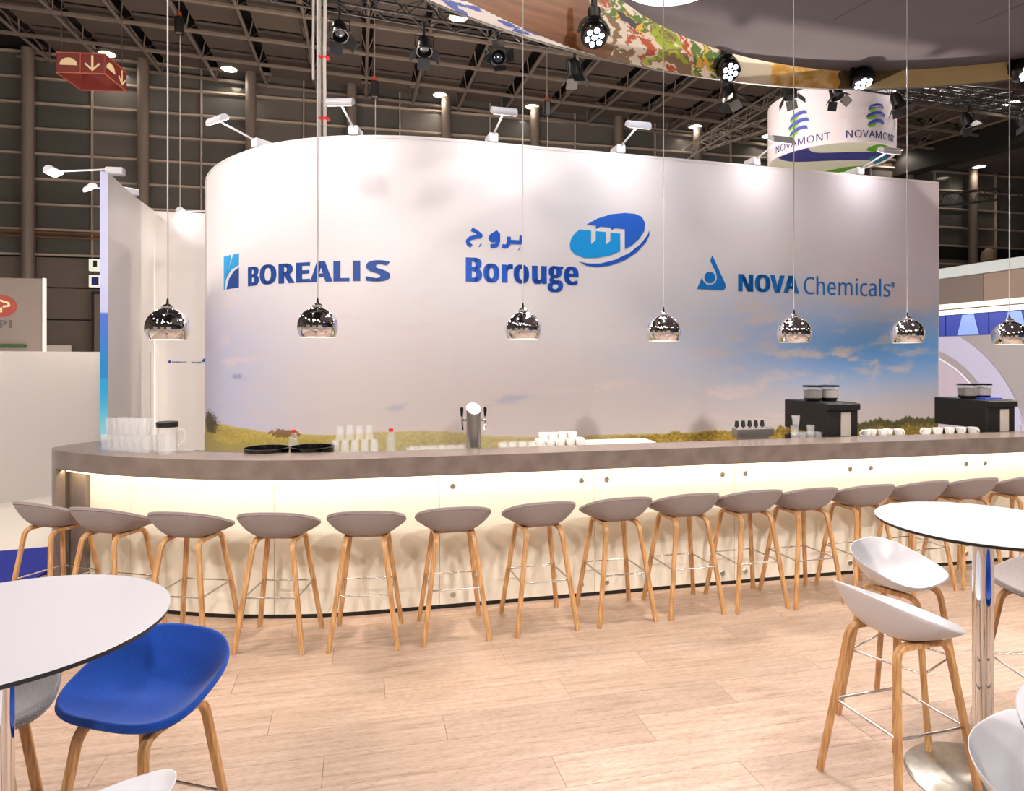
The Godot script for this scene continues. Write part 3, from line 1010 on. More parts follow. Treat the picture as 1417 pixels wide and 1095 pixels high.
func build_canopy():
	var t := thing("canopy", "grey fabric ceiling disc hanging over the bar inside a printed ring", "canopy")
	var poly := PackedVector2Array()
	for i in 96:
		var a := TAU * i / 96.0
		var rx := 4.2 if cos(a) < 0 else 3.85
		poly.append(Vector2(4.9 + rx * cos(a), -2.5 - 3.95 * sin(a)))
	var st := sf()
	prism(st, poly, 5.0, 5.04)
	part("ceiling_disc", st, M.canopy, t, "grey stretched fabric disc")
	st = sf()
	for k in 5:
		bar_box(st, Vector3(1.6 + 1.4 * k, 4.998, -5.2 - 0.3 * sin(k)), Vector3(2.6 + 1.4 * k, 4.998, -0.2), 0.006, 0.006)
	part("seam", st, mat(Color(0.33, 0.31, 0.32), 0.9), t)
	# the ring: printed inside, dark outside
	st = SurfaceTool.new()
	st.begin(Mesh.PRIMITIVE_TRIANGLES)
	st.set_smooth_group(1)
	var n := 120
	for i in n:
		var a0 := PI - PI * i / n
		var a1 := PI - PI * (i + 1) / n
		var p := skirt_point(a0)
		var q := skirt_point(a1)
		var vs := [Vector3(p.x, 4.8, p.y), Vector3(q.x, 4.8, q.y), Vector3(q.x, 5.45, q.y), Vector3(p.x, 5.45, p.y)]
		var uv := [Vector2(float(i) / n, 1), Vector2(float(i + 1) / n, 1), Vector2(float(i + 1) / n, 0), Vector2(float(i) / n, 0)]
		for k in [0, 2, 1, 0, 3, 2]:
			st.set_uv(uv[k]); st.add_vertex(vs[k])
	var pm := mat(Color.WHITE, 0.35)
	pm.albedo_texture = ImageTexture.create_from_image(skirt_print())
	part("printed_band", st, pm, t, "glossy band printed with wood, plants, white and gold shapes")
	var ring := PackedVector2Array()
	for i in n + 1:
		var p := skirt_point(PI - PI * i / n)
		ring.append(p + (p - Vector2(4.3, -2.5)).normalized() * 0.006)
	for i in range(n, -1, -1):
		var p := skirt_point(PI - PI * i / n)
		ring.append(p + (p - Vector2(4.3, -2.5)).normalized() * 0.04)
	st = sf()
	prism(st, ring, 4.8, 5.45)
	part("ring_frame", st, M.truss_dark, t)
	# luminous round opening in the disc
	var o := thing("light_opening", "round glowing white light opening in the grey canopy disc", "ceiling lamp", Vector3(2.60, 5.0, -5.17))
	st = sf()
	lathe(st, [Vector2(0.0, -0.012), Vector2(0.44, -0.012), Vector2(0.46, 0.0), Vector2(0.0, 0.0)], 40)
	part("diffuser_lamp", st, glow(Color(0.90, 0.96, 1.0), 1.2), o)
	area(Vector3(2.60, 4.95, -5.17), Vector3.DOWN, 0.9, 0.9, Color(0.92, 0.97, 1.0), 3.0)
	# moving heads clamped between disc and ring
	var spots := [[Vector3(2.20, 4.9, -6.05), "in front of the brown part of the printed band"], [Vector3(3.88, 4.9, -6.49), "where the band turns from print to white"], [Vector3(5.46, 4.9, -6.34), "beside the gold part of the band"], [Vector3(6.98, 4.9, -5.78), "at the right edge of the photograph under the canopy"]]
	var dirs := [Vector3(-0.2, -1, 0.75), Vector3(0.1, -0.7, 0.9), Vector3(0.0, -1, 0.3), Vector3(0.3, -0.7, 0.9)]
	for i in 4:
		var m := thing("moving_head_light", "round black diode light " + spots[i][1], "stage light", spots[i][0], 0, "moving lights under the canopy")
		var d: Vector3 = dirs[i].normalized()
		var bas := Basis(Quaternion(Vector3.UP, d))
		st = sf()
		lathe(st, [Vector2(0.0, -0.11), Vector2(0.08, -0.10), Vector2(0.125, -0.04), Vector2(0.13, 0.05), Vector2(0.115, 0.075), Vector2(0.0, 0.075)], 28, Vector3.ZERO, bas)
		var body := part("head", st, M.black_gloss, m)
		for k in 7:
			var a := TAU * k / 6.0
			var r := 0.0 if k == 6 else 0.068
			st = sf()
			lathe(st, [Vector2(0.0, 0.074), Vector2(0.027, 0.074), Vector2(0.024, 0.084), Vector2(0.0, 0.088)], 12, bas * Vector3(r * cos(a), 0, r * sin(a)), bas)
			part("diode_lamp", st, M.cold_lamp, body)
		st = sf()
		var arc := []
		for k in 13:
			var a := PI * k / 12.0
			arc.append(Vector3(0.15 * cos(a), 0.16 * sin(a), 0))
		tube(st, arc, 0.018, 8)
		part("yoke", st, M.black, m)
		st = sf()
		lathe(st, [Vector2(0.0, 0.15), Vector2(0.06, 0.15), Vector2(0.06, 0.24), Vector2(0.03, 0.26), Vector2(0.03, 0.5), Vector2(0.0, 0.5)], 16)
		part("clamp", st, M.black, m)
		spot(spots[i][0] + d * 0.11, spots[i][0] + d * 2.0, Color(0.93, 0.96, 1.0), 7.0, 35.0, 0.08)
	# rail above the frame that carries the pendants
	var r := thing("pendant_rail", "slim ceiling rail the pendant cords hang from, above the photograph", "rail")
	st = sf()
	for q in [[Vector3(-1.62, 4.515, -4.62), Vector3(-1.19, 4.515, -4.60)], [Vector3(-1.19, 4.515, -4.60), Vector3(-0.27, 4.515, -4.55)], [Vector3(-0.27, 4.515, -4.55), Vector3(1.15, 4.515, -4.66)], [Vector3(1.15, 4.515, -4.66), Vector3(1.32, 4.515, -4.67)]]: bar_box(st, q[0], q[1], 0.03, 0.03)
	part("rail", st, M.white, r)
	st = sf()
	for q in [-1.6, 1.3]: tube(st, [Vector3(q, 4.56, -4.62), Vector3(q, ceil_at(q, -4.62) + 0.3, -4.62)], 0.006, 6)
	part("hanging_wire", st, M.cable, r)

# ------------------------------------------------------------------ neighbouring stands, signs, low walls
func flat_to(at: Vector3, right: Vector3, normal: Vector3) -> Callable:
	return func(u, v, off): return at + right * u + Vector3.UP * v + normal * off

func build_neighbours():
	var st := sf()
	# low white partition at the left
	var a := Vector3(-12.0, 0, -2.96)
	var b := Vector3(-3.06, 0, -10.84)
	bar_box(st, a + Vector3(0, 0.90, 0), b + Vector3(0, 0.90, 0), 0.12, 1.92, 0.0)
	meta(part("wall_partition", st, M.matte_white), "low plain white partition wall at the left edge", "wall", "", "structure")
	# tall curved white fin with flat wall behind
	var w := thing("wall_fin", "tall white curved wall fin left of the printed wall", "wall", Vector3.ZERO, 0, "", "structure")
	var fr := smooth([Vector2(-2.93, -8.80), Vector2(-2.98, -9.4), Vector2(-3.02, -10.2), Vector2(-3.03, -10.98)], 8)
	var poly := PackedVector2Array(fr)
	for i in range(fr.size() - 1, -1, -1): poly.append(fr[i] + Vector2(-0.075, 0.02))
	st = sf()
	prism(st, poly, -0.06, 4.0)
	part("fin_panel", st, M.white, w)
	st = sf()
	var im := Image.create(8, 128, false, Image.FORMAT_RGB8)
	for y in 128:
		var v := y / 127.0
		var c := Color(0.78, 0.80, 0.95)
		if v > 0.42: c = Color(0.30, 0.45, 0.85).lerp(Color(0.05, 0.55, 0.80), smoothstep(0.42, 0.62, v))
		if v > 0.62: c = Color(0.10, 0.62, 0.84).lerp(Color(0.55, 0.80, 0.88), smoothstep(0.62, 0.80, v))
		if v > 0.80: c = Color(0.72, 0.66, 0.55)
		for x in 8: im.set_pixel(x, y, c)
	var st2 := SurfaceTool.new()
	st2.begin(Mesh.PRIMITIVE_TRIANGLES)
	st2.set_smooth_group(FLAT)
	var c0 := Vector3(-3.008, 0, -8.775)
	var c1 := Vector3(-2.928, 0, -8.795)
	var vv := [c0, c1, c1 + Vector3(0, 4, 0), c0 + Vector3(0, 4, 0)]
	var uvs := [Vector2(0, 1), Vector2(1, 1), Vector2(1, 0), Vector2(0, 0)]
	for k in [0, 2, 1, 0, 3, 2]:
		st2.set_uv(uvs[k]); st2.add_vertex(vv[k])
	var em := mat(Color.WHITE, 0.6)
	em.albedo_texture = ImageTexture.create_from_image(im)
	part("printed_edge", st2, em, w, "narrow edge printed with blue sea and beach")
	st = sf()
	box(st, Vector3(-1.4, 1.97, -11.06), Vector3(3.5, 4.06, 0.12), 0.005)
	part("rear_panel", st, M.white, w)
	var ff := flat_to(Vector3(-3.0, 0, -10.998), Vector3.RIGHT, Vector3.BACK)
	st = sf()
	letters(st, "BOREALIS", true, Rect2(0.22, 1.70, 0.19, 0.022), ff)
	plate(st, PackedVector2Array([Vector2(0.165, 1.695), Vector2(0.20, 1.695), Vector2(0.20, 1.735), Vector2(0.165, 1.735)]), 0.003, ff)
	letters(st, "Borouge", true, Rect2(0.49, 1.685, 0.14, 0.035), ff)
	plate(st, ellipse_pts(Vector2(0.69, 1.745), 0.055, 0.028, 0.4, 20), 0.003, ff)
	plate(st, ellipse_pts(Vector2(0.76, 1.705), 0.018, 0.018, 0, 12), 0.003, ff)
	part("lettering", st, M.logo_dark, w, "row of tiny blue company marks")
	# hanging red exit sign box
	var s := thing("exit_sign", "red hanging sign box with arrow and half circle symbols", "sign", Vector3(-5.45, 7.55, -15.5), deg_to_rad(-8))
	for q in [[Vector3(0, 0.2, 0.44), 0.0, Vector3(0.92, 0.40, 0.03)], [Vector3(0, 0.2, -0.44), 0.0, Vector3(0.92, 0.40, 0.03)], [Vector3(0.46, 0.2, 0), PI / 2, Vector3(0.88, 0.40, 0.03)], [Vector3(-0.46, 0.2, 0), PI / 2, Vector3(0.88, 0.40, 0.03)]]:
		st = sf()
		box(st, q[0], q[2], 0.006, Basis(Vector3.UP, q[1]))
		part("sign_panel", st, M.sign_red, s)
	st = sf()
	for y in [0.0, 0.4]:
		var c := [Vector3(-0.47, y, 0.45), Vector3(0.47, y, 0.45), Vector3(0.47, y, -0.45), Vector3(-0.47, y, -0.45)]
		for k in 4: bar_box(st, c[k], c[(k + 1) % 4], 0.02, 0.02)
	bar_box(st, Vector3(0, 0, 0.458), Vector3(0, 0.4, 0.458), 0.02, 0.01)
	part("sign_frame", st, mat(Color(0.50, 0.25, 0.18), 0.6), s)
	for side in 2:
		var fs := flat_to(Vector3(0, 0, 0.456), Vector3.RIGHT, Vector3.BACK) if side == 0 else flat_to(Vector3(0.476, 0, 0), Vector3.FORWARD, Vector3.RIGHT)
		st = sf()
		var half := ellipse_pts(Vector2(-0.23, 0.15), 0.17, 0.15, 0, 20, 0, PI)
		plate(st, half, 0.006, fs)
		plate(st, PackedVector2Array([Vector2(0.21, 0.36), Vector2(0.21, 0.11), Vector2(0.10, 0.21), Vector2(0.075, 0.185), Vector2(0.23, 0.04), Vector2(0.385, 0.185), Vector2(0.36, 0.21), Vector2(0.25, 0.11), Vector2(0.25, 0.36)]), 0.006, fs)
		part("symbol", st, M.sign_cream, s, "cream half circle and downward arrow")
	st = sf()
	for q in [Vector3(-0.4, 0.4, 0.4), Vector3(0.4, 0.4, -0.4)]:
		tube(st, [q, Vector3(q.x * 0.9, 4.9, q.z)], 0.008, 5)
	part("hanging_wire", st, M.truss_dark, s)
	# grey banner at the far left
	var bn := thing("banner", "grey exhibition banner with red oval emblem at the left edge", "banner", Vector3(-7.6, 0, -16.0), 0.0)
	st = sf()
	box(st, Vector3(0, 1.75, 0), Vector3(2.15, 3.42, 0.08), 0.01)
	part("banner_panel", st, mat(Color(0.33, 0.305, 0.30), 0.8), bn)
	st = sf()
	box(st, Vector3(1.06, 1.75, 0.01), Vector3(0.04, 3.44, 0.1), 0.005)
	part("edge_rail", st, M.white, bn)
	var fb := flat_to(Vector3(0, 0, 0.041), Vector3.RIGHT, Vector3.BACK)
	st = sf()
	plate(st, ellipse_pts(Vector2(0.28, 2.86), 0.28, 0.23, 0), 0.004, fb)
	part("emblem", st, mat(Color(0.40, 0.12, 0.09), 0.6), bn, "dull red oval emblem")
	st = sf()
	stroke(st, [Vector2(0.0, 2.78), Vector2(0.10, 2.73), Vector2(0.16, 2.76), Vector2(0.22, 2.99), Vector2(0.40, 2.93), Vector2(0.42, 2.87), Vector2(0.30, 2.85)], 0.04, fb, 0.006)
	stroke(st, [Vector2(0.27, 2.83), Vector2(0.27, 2.73)], 0.04, fb, 0.006)
	part("emblem", st, M.sign_cream, bn, "pale looped line in the oval")
	st = sf()
	letters(st, "AP", true, Rect2(0.04, 2.40, 0.33, 0.17), fb)
	plate(st, PackedVector2Array([Vector2(0.41, 2.40), Vector2(0.465, 2.40), Vector2(0.465, 2.57), Vector2(0.41, 2.57)]), 0.004, fb)
	part("lettering", st, mat(Color(0.20, 0.19, 0.21), 0.7), bn, "dark capitals reading API")
	st = sf()
	box(st, Vector3(-0.1, 2.02, 0.12), Vector3(1.7, 0.07, 0.12), 0.02)
	meta(part("green_hedge_strip", st, mat(Color(0.05, 0.20, 0.04), 0.9)), "green strip at the foot of the grey banner, above the white partition", "hedge strip").position = Vector3(-7.6, 0, -16)
	var gs := thing("lightbox_sign", "two white illuminated direction signs stacked over the grey hall door", "sign", Vector3(-8.9, 0, -25.6))
	for k in 2:
		st = sf()
		box(st, Vector3(0.4, 4.98 - 0.56 * k, 0), Vector3(1.2, 0.42, 0.14), 0.01)
		part("sign_box", st, glow(Color(0.90, 0.92, 0.84), 0.6), gs)
	st = sf()
	box(st, Vector3(0.0, 4.42, 0.075), Vector3(0.22, 0.28, 0.01))
	part("pictogram", st, mat(Color(0.06, 0.14, 0.45), 0.5), gs, "blue pictogram square")
	st = sf()
	box(st, Vector3(0.0, 5.02, 0.075), Vector3(0.12, 0.22, 0.01))
	part("pictogram", st, M.black, gs, "dark pictogram")
	var dr := thing("door_1", "grey hall door with narrow lit window behind the fin wall", "door", Vector3(-8.35, 0, -25.75), 0, "", "structure")
	st = sf()
	box(st, Vector3(0, 2.0, 0), Vector3(1.3, 4.0, 0.1), 0.01)
	part("door_leaf", st, mat(Color(0.38, 0.34, 0.31), 0.6), dr)
	st = sf()
	box(st, Vector3(0.12, 2.75, 0.05), Vector3(0.30, 1.5, 0.03), 0.01)
	part("door_window", st, mat(Color(0.60, 0.50, 0.32), 0.3), dr)
	st = sf()
	for q in [[Vector3(-0.68, 2.0, 0.02), Vector3(0.07, 4.05, 0.14)], [Vector3(0.68, 2.0, 0.02), Vector3(0.07, 4.05, 0.14)], [Vector3(0, 4.04, 0.02), Vector3(1.43, 0.08, 0.14)]]: box(st, q[0], q[1])
	part("door_frame", st, M.black, dr)
	# white info panel beside the door
	st = sf()
	box(st, Vector3(-10.05, 1.1, -25.4), Vector3(0.95, 2.2, 0.1), 0.01)
	meta(part("info_panel", st, M.matte_white), "small pale panel standing between the grey banner and the hall door", "panel")
	# added fill globes hidden behind these walls, brightening the hall
	for p in [Vector3(0.3, 2.9, -12.0), Vector3(3.2, 2.9, -14.5), Vector3(6.0, 2.6, -9.2), Vector3(-5.2, 1.35, -10.8), Vector3(-8.5, 1.35, -8.5)]:
		var lt := thing("added_fill_globe", "added fill globe hidden behind the walls, brightening the hall", "lamp", p, 0, "added fill globes behind the walls")
		st = sf()
		lathe(st, [Vector2(0.0, -0.12), Vector2(0.085, -0.085), Vector2(0.12, 0.0), Vector2(0.085, 0.085), Vector2(0.0, 0.12)], 20)
		part("globe_bulb", st, M.lamp, lt)
		st = sf()
		lathe(st, [Vector2(0.0, -p.y), Vector2(0.15, -p.y), Vector2(0.15, -p.y + 0.02), Vector2(0.02, -p.y + 0.03), Vector2(0.02, -0.12), Vector2(0.0, -0.12)], 16)
		part("stem", st, M.steel, lt)
		omni(p, Color(1.0, 0.92, 0.85), 26.0, 0.1)
	for q in [[Vector3(-4.5, 1.5, 9.5), Vector3(5.0, 3.0, 0.2), M.matte_white], [Vector3(4.0, 1.75, 10.5), Vector3(6.0, 3.5, 0.2), M.white], [Vector3(12.0, 1.5, 8.0), Vector3(5.0, 3.0, 0.2), M.felt_blue], [Vector3(-9.0, 1.6, 3.0), Vector3(0.2, 3.2, 6.0), M.matte_white]]:  # unseen walls behind the camera, placed to show in the chrome pendants
		st = sf()
		box(st, q[0], q[1], 0.01)
		meta(part("unseen_wall", st, q[2]), "plain unseen wall behind the camera, placed to brighten the chrome reflections", "wall", "", "structure")
	build_drum_sign()
	build_right_stand()

func build_drum_sign():
	var s := thing("drum_sign", "large white hanging drum sign with striped globe emblems", "sign", Vector3(11.62, 6.78, -14.6))
	var R := 1.47
	var st := sf()
	lathe(st, [Vector2(R - 0.05, 0.0), Vector2(R, 0.0), Vector2(R, 1.42), Vector2(R - 0.05, 1.42), Vector2(R - 0.05, 0.0)], 64)
	part("drum_skin", st, mat(Color(0.82, 0.80, 0.84), 0.7), s)
	st = sf()
	lathe(st, [Vector2(R - 0.06, 0.02), Vector2(0.0, 0.02)], 64)
	part("drum_base", st, mat(Color(0.72, 0.74, 0.70), 0.7), s)
	var under := func(u, v, off): return Vector3(u, 0.018 - off, -v)
	st = sf()
	plate(st, clip_disc([Vector2(-1.7, -0.2), Vector2(-0.9, 0.35), Vector2(0.2, 0.0), Vector2(1.7, -0.5), Vector2(1.7, -0.95), Vector2(0.2, -0.7), Vector2(-0.8, -0.45), Vector2(-1.5, -1.0)], R - 0.07), 0.004, under)
	part("underside_stripe", st, mat(Color(0.14, 0.16, 0.46), 0.7), s, "navy stripe under the drum")
	st = sf()
	plate(st, clip_disc([Vector2(0.3, 1.5), Vector2(1.3, 1.2), Vector2(1.8, 0.3), Vector2(1.0, 0.35), Vector2(0.6, 0.9)], R - 0.07), 0.004, under)
	plate(st, clip_disc([Vector2(0.3, -0.9), Vector2(1.4, -0.8), Vector2(1.2, -1.4), Vector2(0.4, -1.6)], R - 0.07), 0.004, under)
	part("underside_stripe", st, mat(Color(0.30, 0.55, 0.10), 0.7), s, "green stripe under the drum")
	st = sf()
	plate(st, clip_disc([Vector2(0.9, -0.3), Vector2(1.7, 0.2), Vector2(1.7, -0.3), Vector2(1.0, -0.62)], R - 0.07), 0.006, under)
	part("underside_stripe", st, mat(Color(0.12, 0.40, 0.50), 0.7), s, "teal stripe under the drum")
	st = sf()
	for a in [0.3, 2.4, 4.5]:
		tube(st, [Vector3(1.6 * cos(a), 1.42, 1.6 * sin(a)), Vector3(1.2 * cos(a), 4.2, 1.2 * sin(a))], 0.012, 5)
	part("hanging_wire", st, M.truss_dark, s)
	# the two marks on the skin, each an emblem over a word
	for ang in [deg_to_rad(-66), deg_to_rad(3)]:
		var fc := func(u, v, off): return Vector3((R + off + 0.001) * sin(ang + u / R), v, (R + off + 0.001) * cos(ang + u / R))
		st = sf()
		letters(st, "NOVAMONT", false, Rect2(-0.72, 0.10, 1.44, 0.17), fc)
		part("lettering", st, mat(Color(0.13, 0.13, 0.42), 0.6), s, "navy capitals reading NOVAMONT")
		st = sf()
		var st_g := sf()
		for k in 3:
			var y0: float = 0.80 - 0.18 * k
			var w: float = [0.92, 1.12, 0.98][k]
			var band := PackedVector2Array()
			for q in [[-0.24, -0.06], [-0.21, 0.01], [-0.12, 0.07], [0.0, 0.105], [0.12, 0.11], [0.20, 0.09], [0.235, 0.01], [0.12, 0.03], [0.0, 0.02], [-0.12, -0.02]]: band.append(Vector2(q[0] * w, y0 + q[1]))
			plate(st, band, 0.016, fc)
			var leaf := PackedVector2Array()
			for q in [[-0.235, -0.065], [-0.12, -0.025], [0.0, 0.012], [-0.02, -0.045], [-0.10, -0.09], [-0.20, -0.105]]: leaf.append(Vector2(q[0] * w, y0 + q[1]))
			plate(st_g, leaf, 0.013, fc)
		part("emblem", st, mat(Color(0.24, 0.30, 0.66), 0.6), s, "blue ribbons of the globe emblem")
		part("emblem", st_g, mat(Color(0.45, 0.68, 0.12), 0.6), s, "green ribbons of the globe emblem")

func clip_disc(pts: Array, r: float) -> PackedVector2Array:
	var disc := ellipse_pts(Vector2.ZERO, r, r, 0, 48)
	var sm := PackedVector2Array(smooth(pts, 5, true))
	var res := Geometry2D.intersect_polygons(sm, disc)
	return res[0] if res.size() else PackedVector2Array(pts)

func build_right_stand():
	var s := thing("exhibition_stand", "neighbouring stand with grey fascia, lit soffit and pale printed wall at right", "exhibition stand")
	var st := sf()
	# seen from its long left side, which runs away from the camera at x = 11
	box(st, Vector3(12.5, 3.41, -9.5), Vector3(3.0, 0.2, 9.0), 0.01)
	part("top_band", st, mat(Color(0.52, 0.57, 0.60), 0.6), s, "pale blue-white top band")
	for k in 6:
		st = sf()
		box(st, Vector3(11.06, 3.0, -13.1 + 1.32 * k), Vector3(0.1, 0.6, 1.31), 0.004)
		part("fascia_panel", st, mat(Color(0.27, 0.24, 0.235), 0.6) if k < 3 else mat(Color(0.36, 0.31, 0.29), 0.6), s)
	st = sf()
	box(st, Vector3(12.5, 2.76, -9.5), Vector3(3.0, 0.1, 9.0), 0.01)
	part("soffit", st, M.white, s)
	for k in 3:
		st = sf()
		box(st, Vector3(11.35 + 0.4 * k, 2.70, -9.5), Vector3(0.12, 0.02, 8.6))
		part("soffit_light", st, glow(Color(1.0, 0.95, 0.85), 1.6), s)
	area(Vector3(11.7, 2.66, -9.5), Vector3.DOWN, 0.8, 8.0, Color(1.0, 0.95, 0.88), 0.8)
	for k in 7:
		st = sf()
		box(st, Vector3(12.3, 2.46, -13.3 + 1.0 * k), Vector3(0.08, 0.46, 0.98), 0.004)
		part("header_panel", st, mat(Color(0.10, 0.20, 0.58), 0.5), s, "deep blue header panel")
		st = sf()
		plate(st, PackedVector2Array([Vector2(-0.20, 2.25), Vector2(0.30, 2.25), Vector2(0.18, 2.67), Vector2(-0.08, 2.67)]), 0.01, flat_to(Vector3(12.255, 0, -13.3 + 1.0 * k), Vector3.BACK, Vector3.LEFT))
		part("header_panel", st, mat(Color(0.45, 0.58, 0.88), 0.5), s, "light blue trapezoid on the header")
	st = sf()
	box(st, Vector3(12.3, 1.12, -9.8), Vector3(0.08, 2.24, 8.4), 0.004)
	part("printed_wall", st, mat(Color(0.50, 0.50, 0.54), 0.4), s, "grey translucent wall panel")
	var fw := flat_to(Vector3(12.255, 0, -12.2), Vector3.BACK, Vector3.LEFT)
	st = sf()
	var panel := PackedVector2Array([Vector2(-1.7, 0.02), Vector2(6.4, 0.02), Vector2(6.4, 2.22), Vector2(-1.7, 2.22)])
	for q in Geometry2D.intersect_polygons(band_arc(Vector2(-0.6, -0.3), 2.38, 2.86, 0.0, 1.7), panel): plate(st, q, 0.006, fw)
	part("printed_arc", st, mat(Color(0.59, 0.61, 0.74), 0.4), s, "broad pale lavender arc")
	st = sf()
	for q in Geometry2D.intersect_polygons(band_arc(Vector2(-0.6, -0.3), 2.20, 2.24, 0.0, 1.7), panel): plate(st, q, 0.006, fw)
	part("printed_arc", st, mat(Color(0.74, 0.76, 0.85), 0.4), s, "thin white arc")
	st = sf()
	for q in Geometry2D.intersect_polygons(ellipse_pts(Vector2(-0.6, -0.3), 2.19, 2.19, 0, 60), panel): plate(st, q, 0.005, fw)
	part("printed_arc", st, mat(Color(0.60, 0.58, 0.67), 0.4), s, "pale inner field of the arcs")
	st = sf()
	lathe(st, [Vector2(0.0, -0.25), Vector2(0.32, -0.25), Vector2(0.32, 0.0), Vector2(0.26, 0.2), Vector2(0.12, 0.32), Vector2(0.0, 0.35)], 20, Vector3(28.6, 6.55, -25.2), Basis(Vector3.RIGHT, 0))
	meta(part("dome_sign", st, mat(Color(0.52, 0.45, 0.38), 0.6)), "small dome shaped fitting high on the beige hall wall at right", "wall fitting")

func band_arc(c: Vector2, r0: float, r1: float, a0: float, a1: float) -> PackedVector2Array:
	var p := ellipse_pts(c, r1, r1, 0, 24, a0, a1)
	var q := ellipse_pts(c, r0, r0, 0, 24, a0, a1)
	q.reverse()
	p.append_array(q)
	return p

# ------------------------------------------------------------------ pendants
func build_pendants():
	var proto := thing("pendant_lamp", "", "pendant lamp", Vector3.ZERO, 0, "chrome pendants over the bar")
	var st := sf()
	var prof := []
	var R := 0.132
	# open bottom at -0.07, closed top; outside going up
	for i in 21:
		var a := lerpf(-0.56, 1.42, i / 20.0)
		prof.append(Vector2(R * cos(a), R * sin(a)))
	lathe(st, prof, 48)
	part("shade", st, M.chrome, proto)
	st = sf()
	var inner := []
	for i in 21:
		var a := lerpf(1.42, -0.56, i / 20.0)
		inner.append(Vector2((R - 0.004) * cos(a), (R - 0.004) * sin(a)))
	inner.append(Vector2(R * cos(-0.56), R * sin(-0.56) - 0.001))
	lathe(st, inner, 48)
	part("shade_lining", st, mat(Color(0.92, 0.90, 0.88), 0.5), proto, "white inside of the shade")
	st = sf()
	lathe(st, [Vector2(0.0, 0.120), Vector2(0.034, 0.124), Vector2(0.036, 0.140), Vector2(0.026, 0.150), Vector2(0.010, 0.156), Vector2(0.006, 0.19), Vector2(0.0, 0.19)], 20)
	part("cap", st, M.chrome, proto)
	st = sf()
	lathe(st, [Vector2(0.0, -0.066), Vector2(0.028, -0.058), Vector2(0.040, -0.03), Vector2(0.030, 0.0), Vector2(0.016, 0.02), Vector2(0.0, 0.02)], 20)
	part("bulb", st, M.lamp, proto)
	st = sf()
	tube(st, [Vector3(0, 0.18, 0), Vector3(0, 2.53, 0)], 0.0045, 6)
	part("cord", st, M.cable, proto)
	var pos := [Vector3(-1.19, 1.965, -4.60), Vector3(-0.27, 1.985, -4.55), Vector3(1.15, 1.985, -4.66), Vector3(2.29, 1.98, -4.74), Vector3(3.40, 1.975, -4.69), Vector3(4.55, 1.975, -4.76), Vector3(5.56, 1.967, -4.70)]
	var names := ["leftmost chrome globe pendant, in front of the white fin wall", "chrome globe pendant hanging below the word BOREALIS", "chrome globe pendant hanging below the word Borouge", "chrome globe pendant between the oval emblem and the triangle emblem", "chrome globe pendant hanging below the word NOVA", "chrome globe pendant hanging below the end of the word Chemicals", "chrome globe pendant before the neighbouring stand, cut by the right edge"]
	for i in 7:
		if i == 0:
			proto.position = pos[0]
			proto.set_meta("label", names[0])
		else:
			var c := copy(proto, pos[i], 0.7 * i, names[i])
			if i > 2:   # these hang straight from the canopy disc
				st = sf()
				tube(st, [Vector3(0, 0.18, 0), Vector3(0, 5.0 - pos[i].y, 0)], 0.0045, 6)
				st.generate_normals()
				for k in c.get_children():
					if k.name.begins_with("cord"): k.mesh = st.commit()
		spot(pos[i] - Vector3(0, 0.075, 0), pos[i] - Vector3(0, 1, 0), Color(1.0, 0.90, 0.78), 0.6, 58.0, 0.04)
		omni(pos[i] - Vector3(0, 0.04, 0), Color(1.0, 0.92, 0.82), 0.10, 0.03)

# ------------------------------------------------------------------ stools
var shell_thick := 0.03

func shell_point(rho: float, phi: float, off: float) -> Vector3:
	# D-shaped plan, nearly flat seat, wall rising towards the back (+z)
	var c := cos(phi)
	var s := sin(phi)
	var e := 2.0 / lerpf(2.7, 2.9, smoothstep(0.0, -0.6, s))
	var x := 0.236 * signf(c) * pow(absf(c), e) * rho
	var zz := signf(s) * pow(absf(s), e)
	var z := (0.195 if s > 0 else 0.172) * zz * rho
	var t := clampf(0.5 + 0.5 * zz, 0.0, 1.0)
	var rim := 0.026 + 0.125 * pow(t, 1.35) + 0.030 - shell_thick
	var k0 := lerpf(0.16, 0.30, t)
	var q := clampf((rho - k0) / (1.0 - k0), 0.0, 1.2)
	var g := pow(q, 2.5)
	return Vector3(x, 0.660 + shell_thick + rim * g - off, z)

func make_shell(st, thick: float):
	var n := 56
	var rings := []
	for r in [0.0, 0.25, 0.45, 0.6, 0.72, 0.82, 0.9, 0.96, 0.99]: rings.append([r, 0.0])
	for k in 5:
		var a := PI * (k + 0.5) / 5.0
		rings.append([0.993 + thick * 1.6 * sin(a), thick * (0.5 - 0.5 * cos(a))])
	for r in [0.985, 0.95, 0.88, 0.8, 0.7, 0.58, 0.4, 0.2, 0.0]: rings.append([r, thick])
	st.set_smooth_group(1)
	for i in rings.size() - 1:
		for k in n:
			var a0 := TAU * k / n
			var a1 := TAU * ((k + 1) % n) / n
			var p: Array = rings[i]
			var q: Array = rings[i + 1]
			if q[0] > 0.0: tri(st, shell_point(p[0], a0, p[1]), shell_point(q[0], a1, q[1]), shell_point(q[0], a0, q[1]))
			if p[0] > 0.0: tri(st, shell_point(p[0], a0, p[1]), shell_point(p[0], a1, p[1]), shell_point(q[0], a1, q[1]))
	st.set_smooth_group(FLAT)

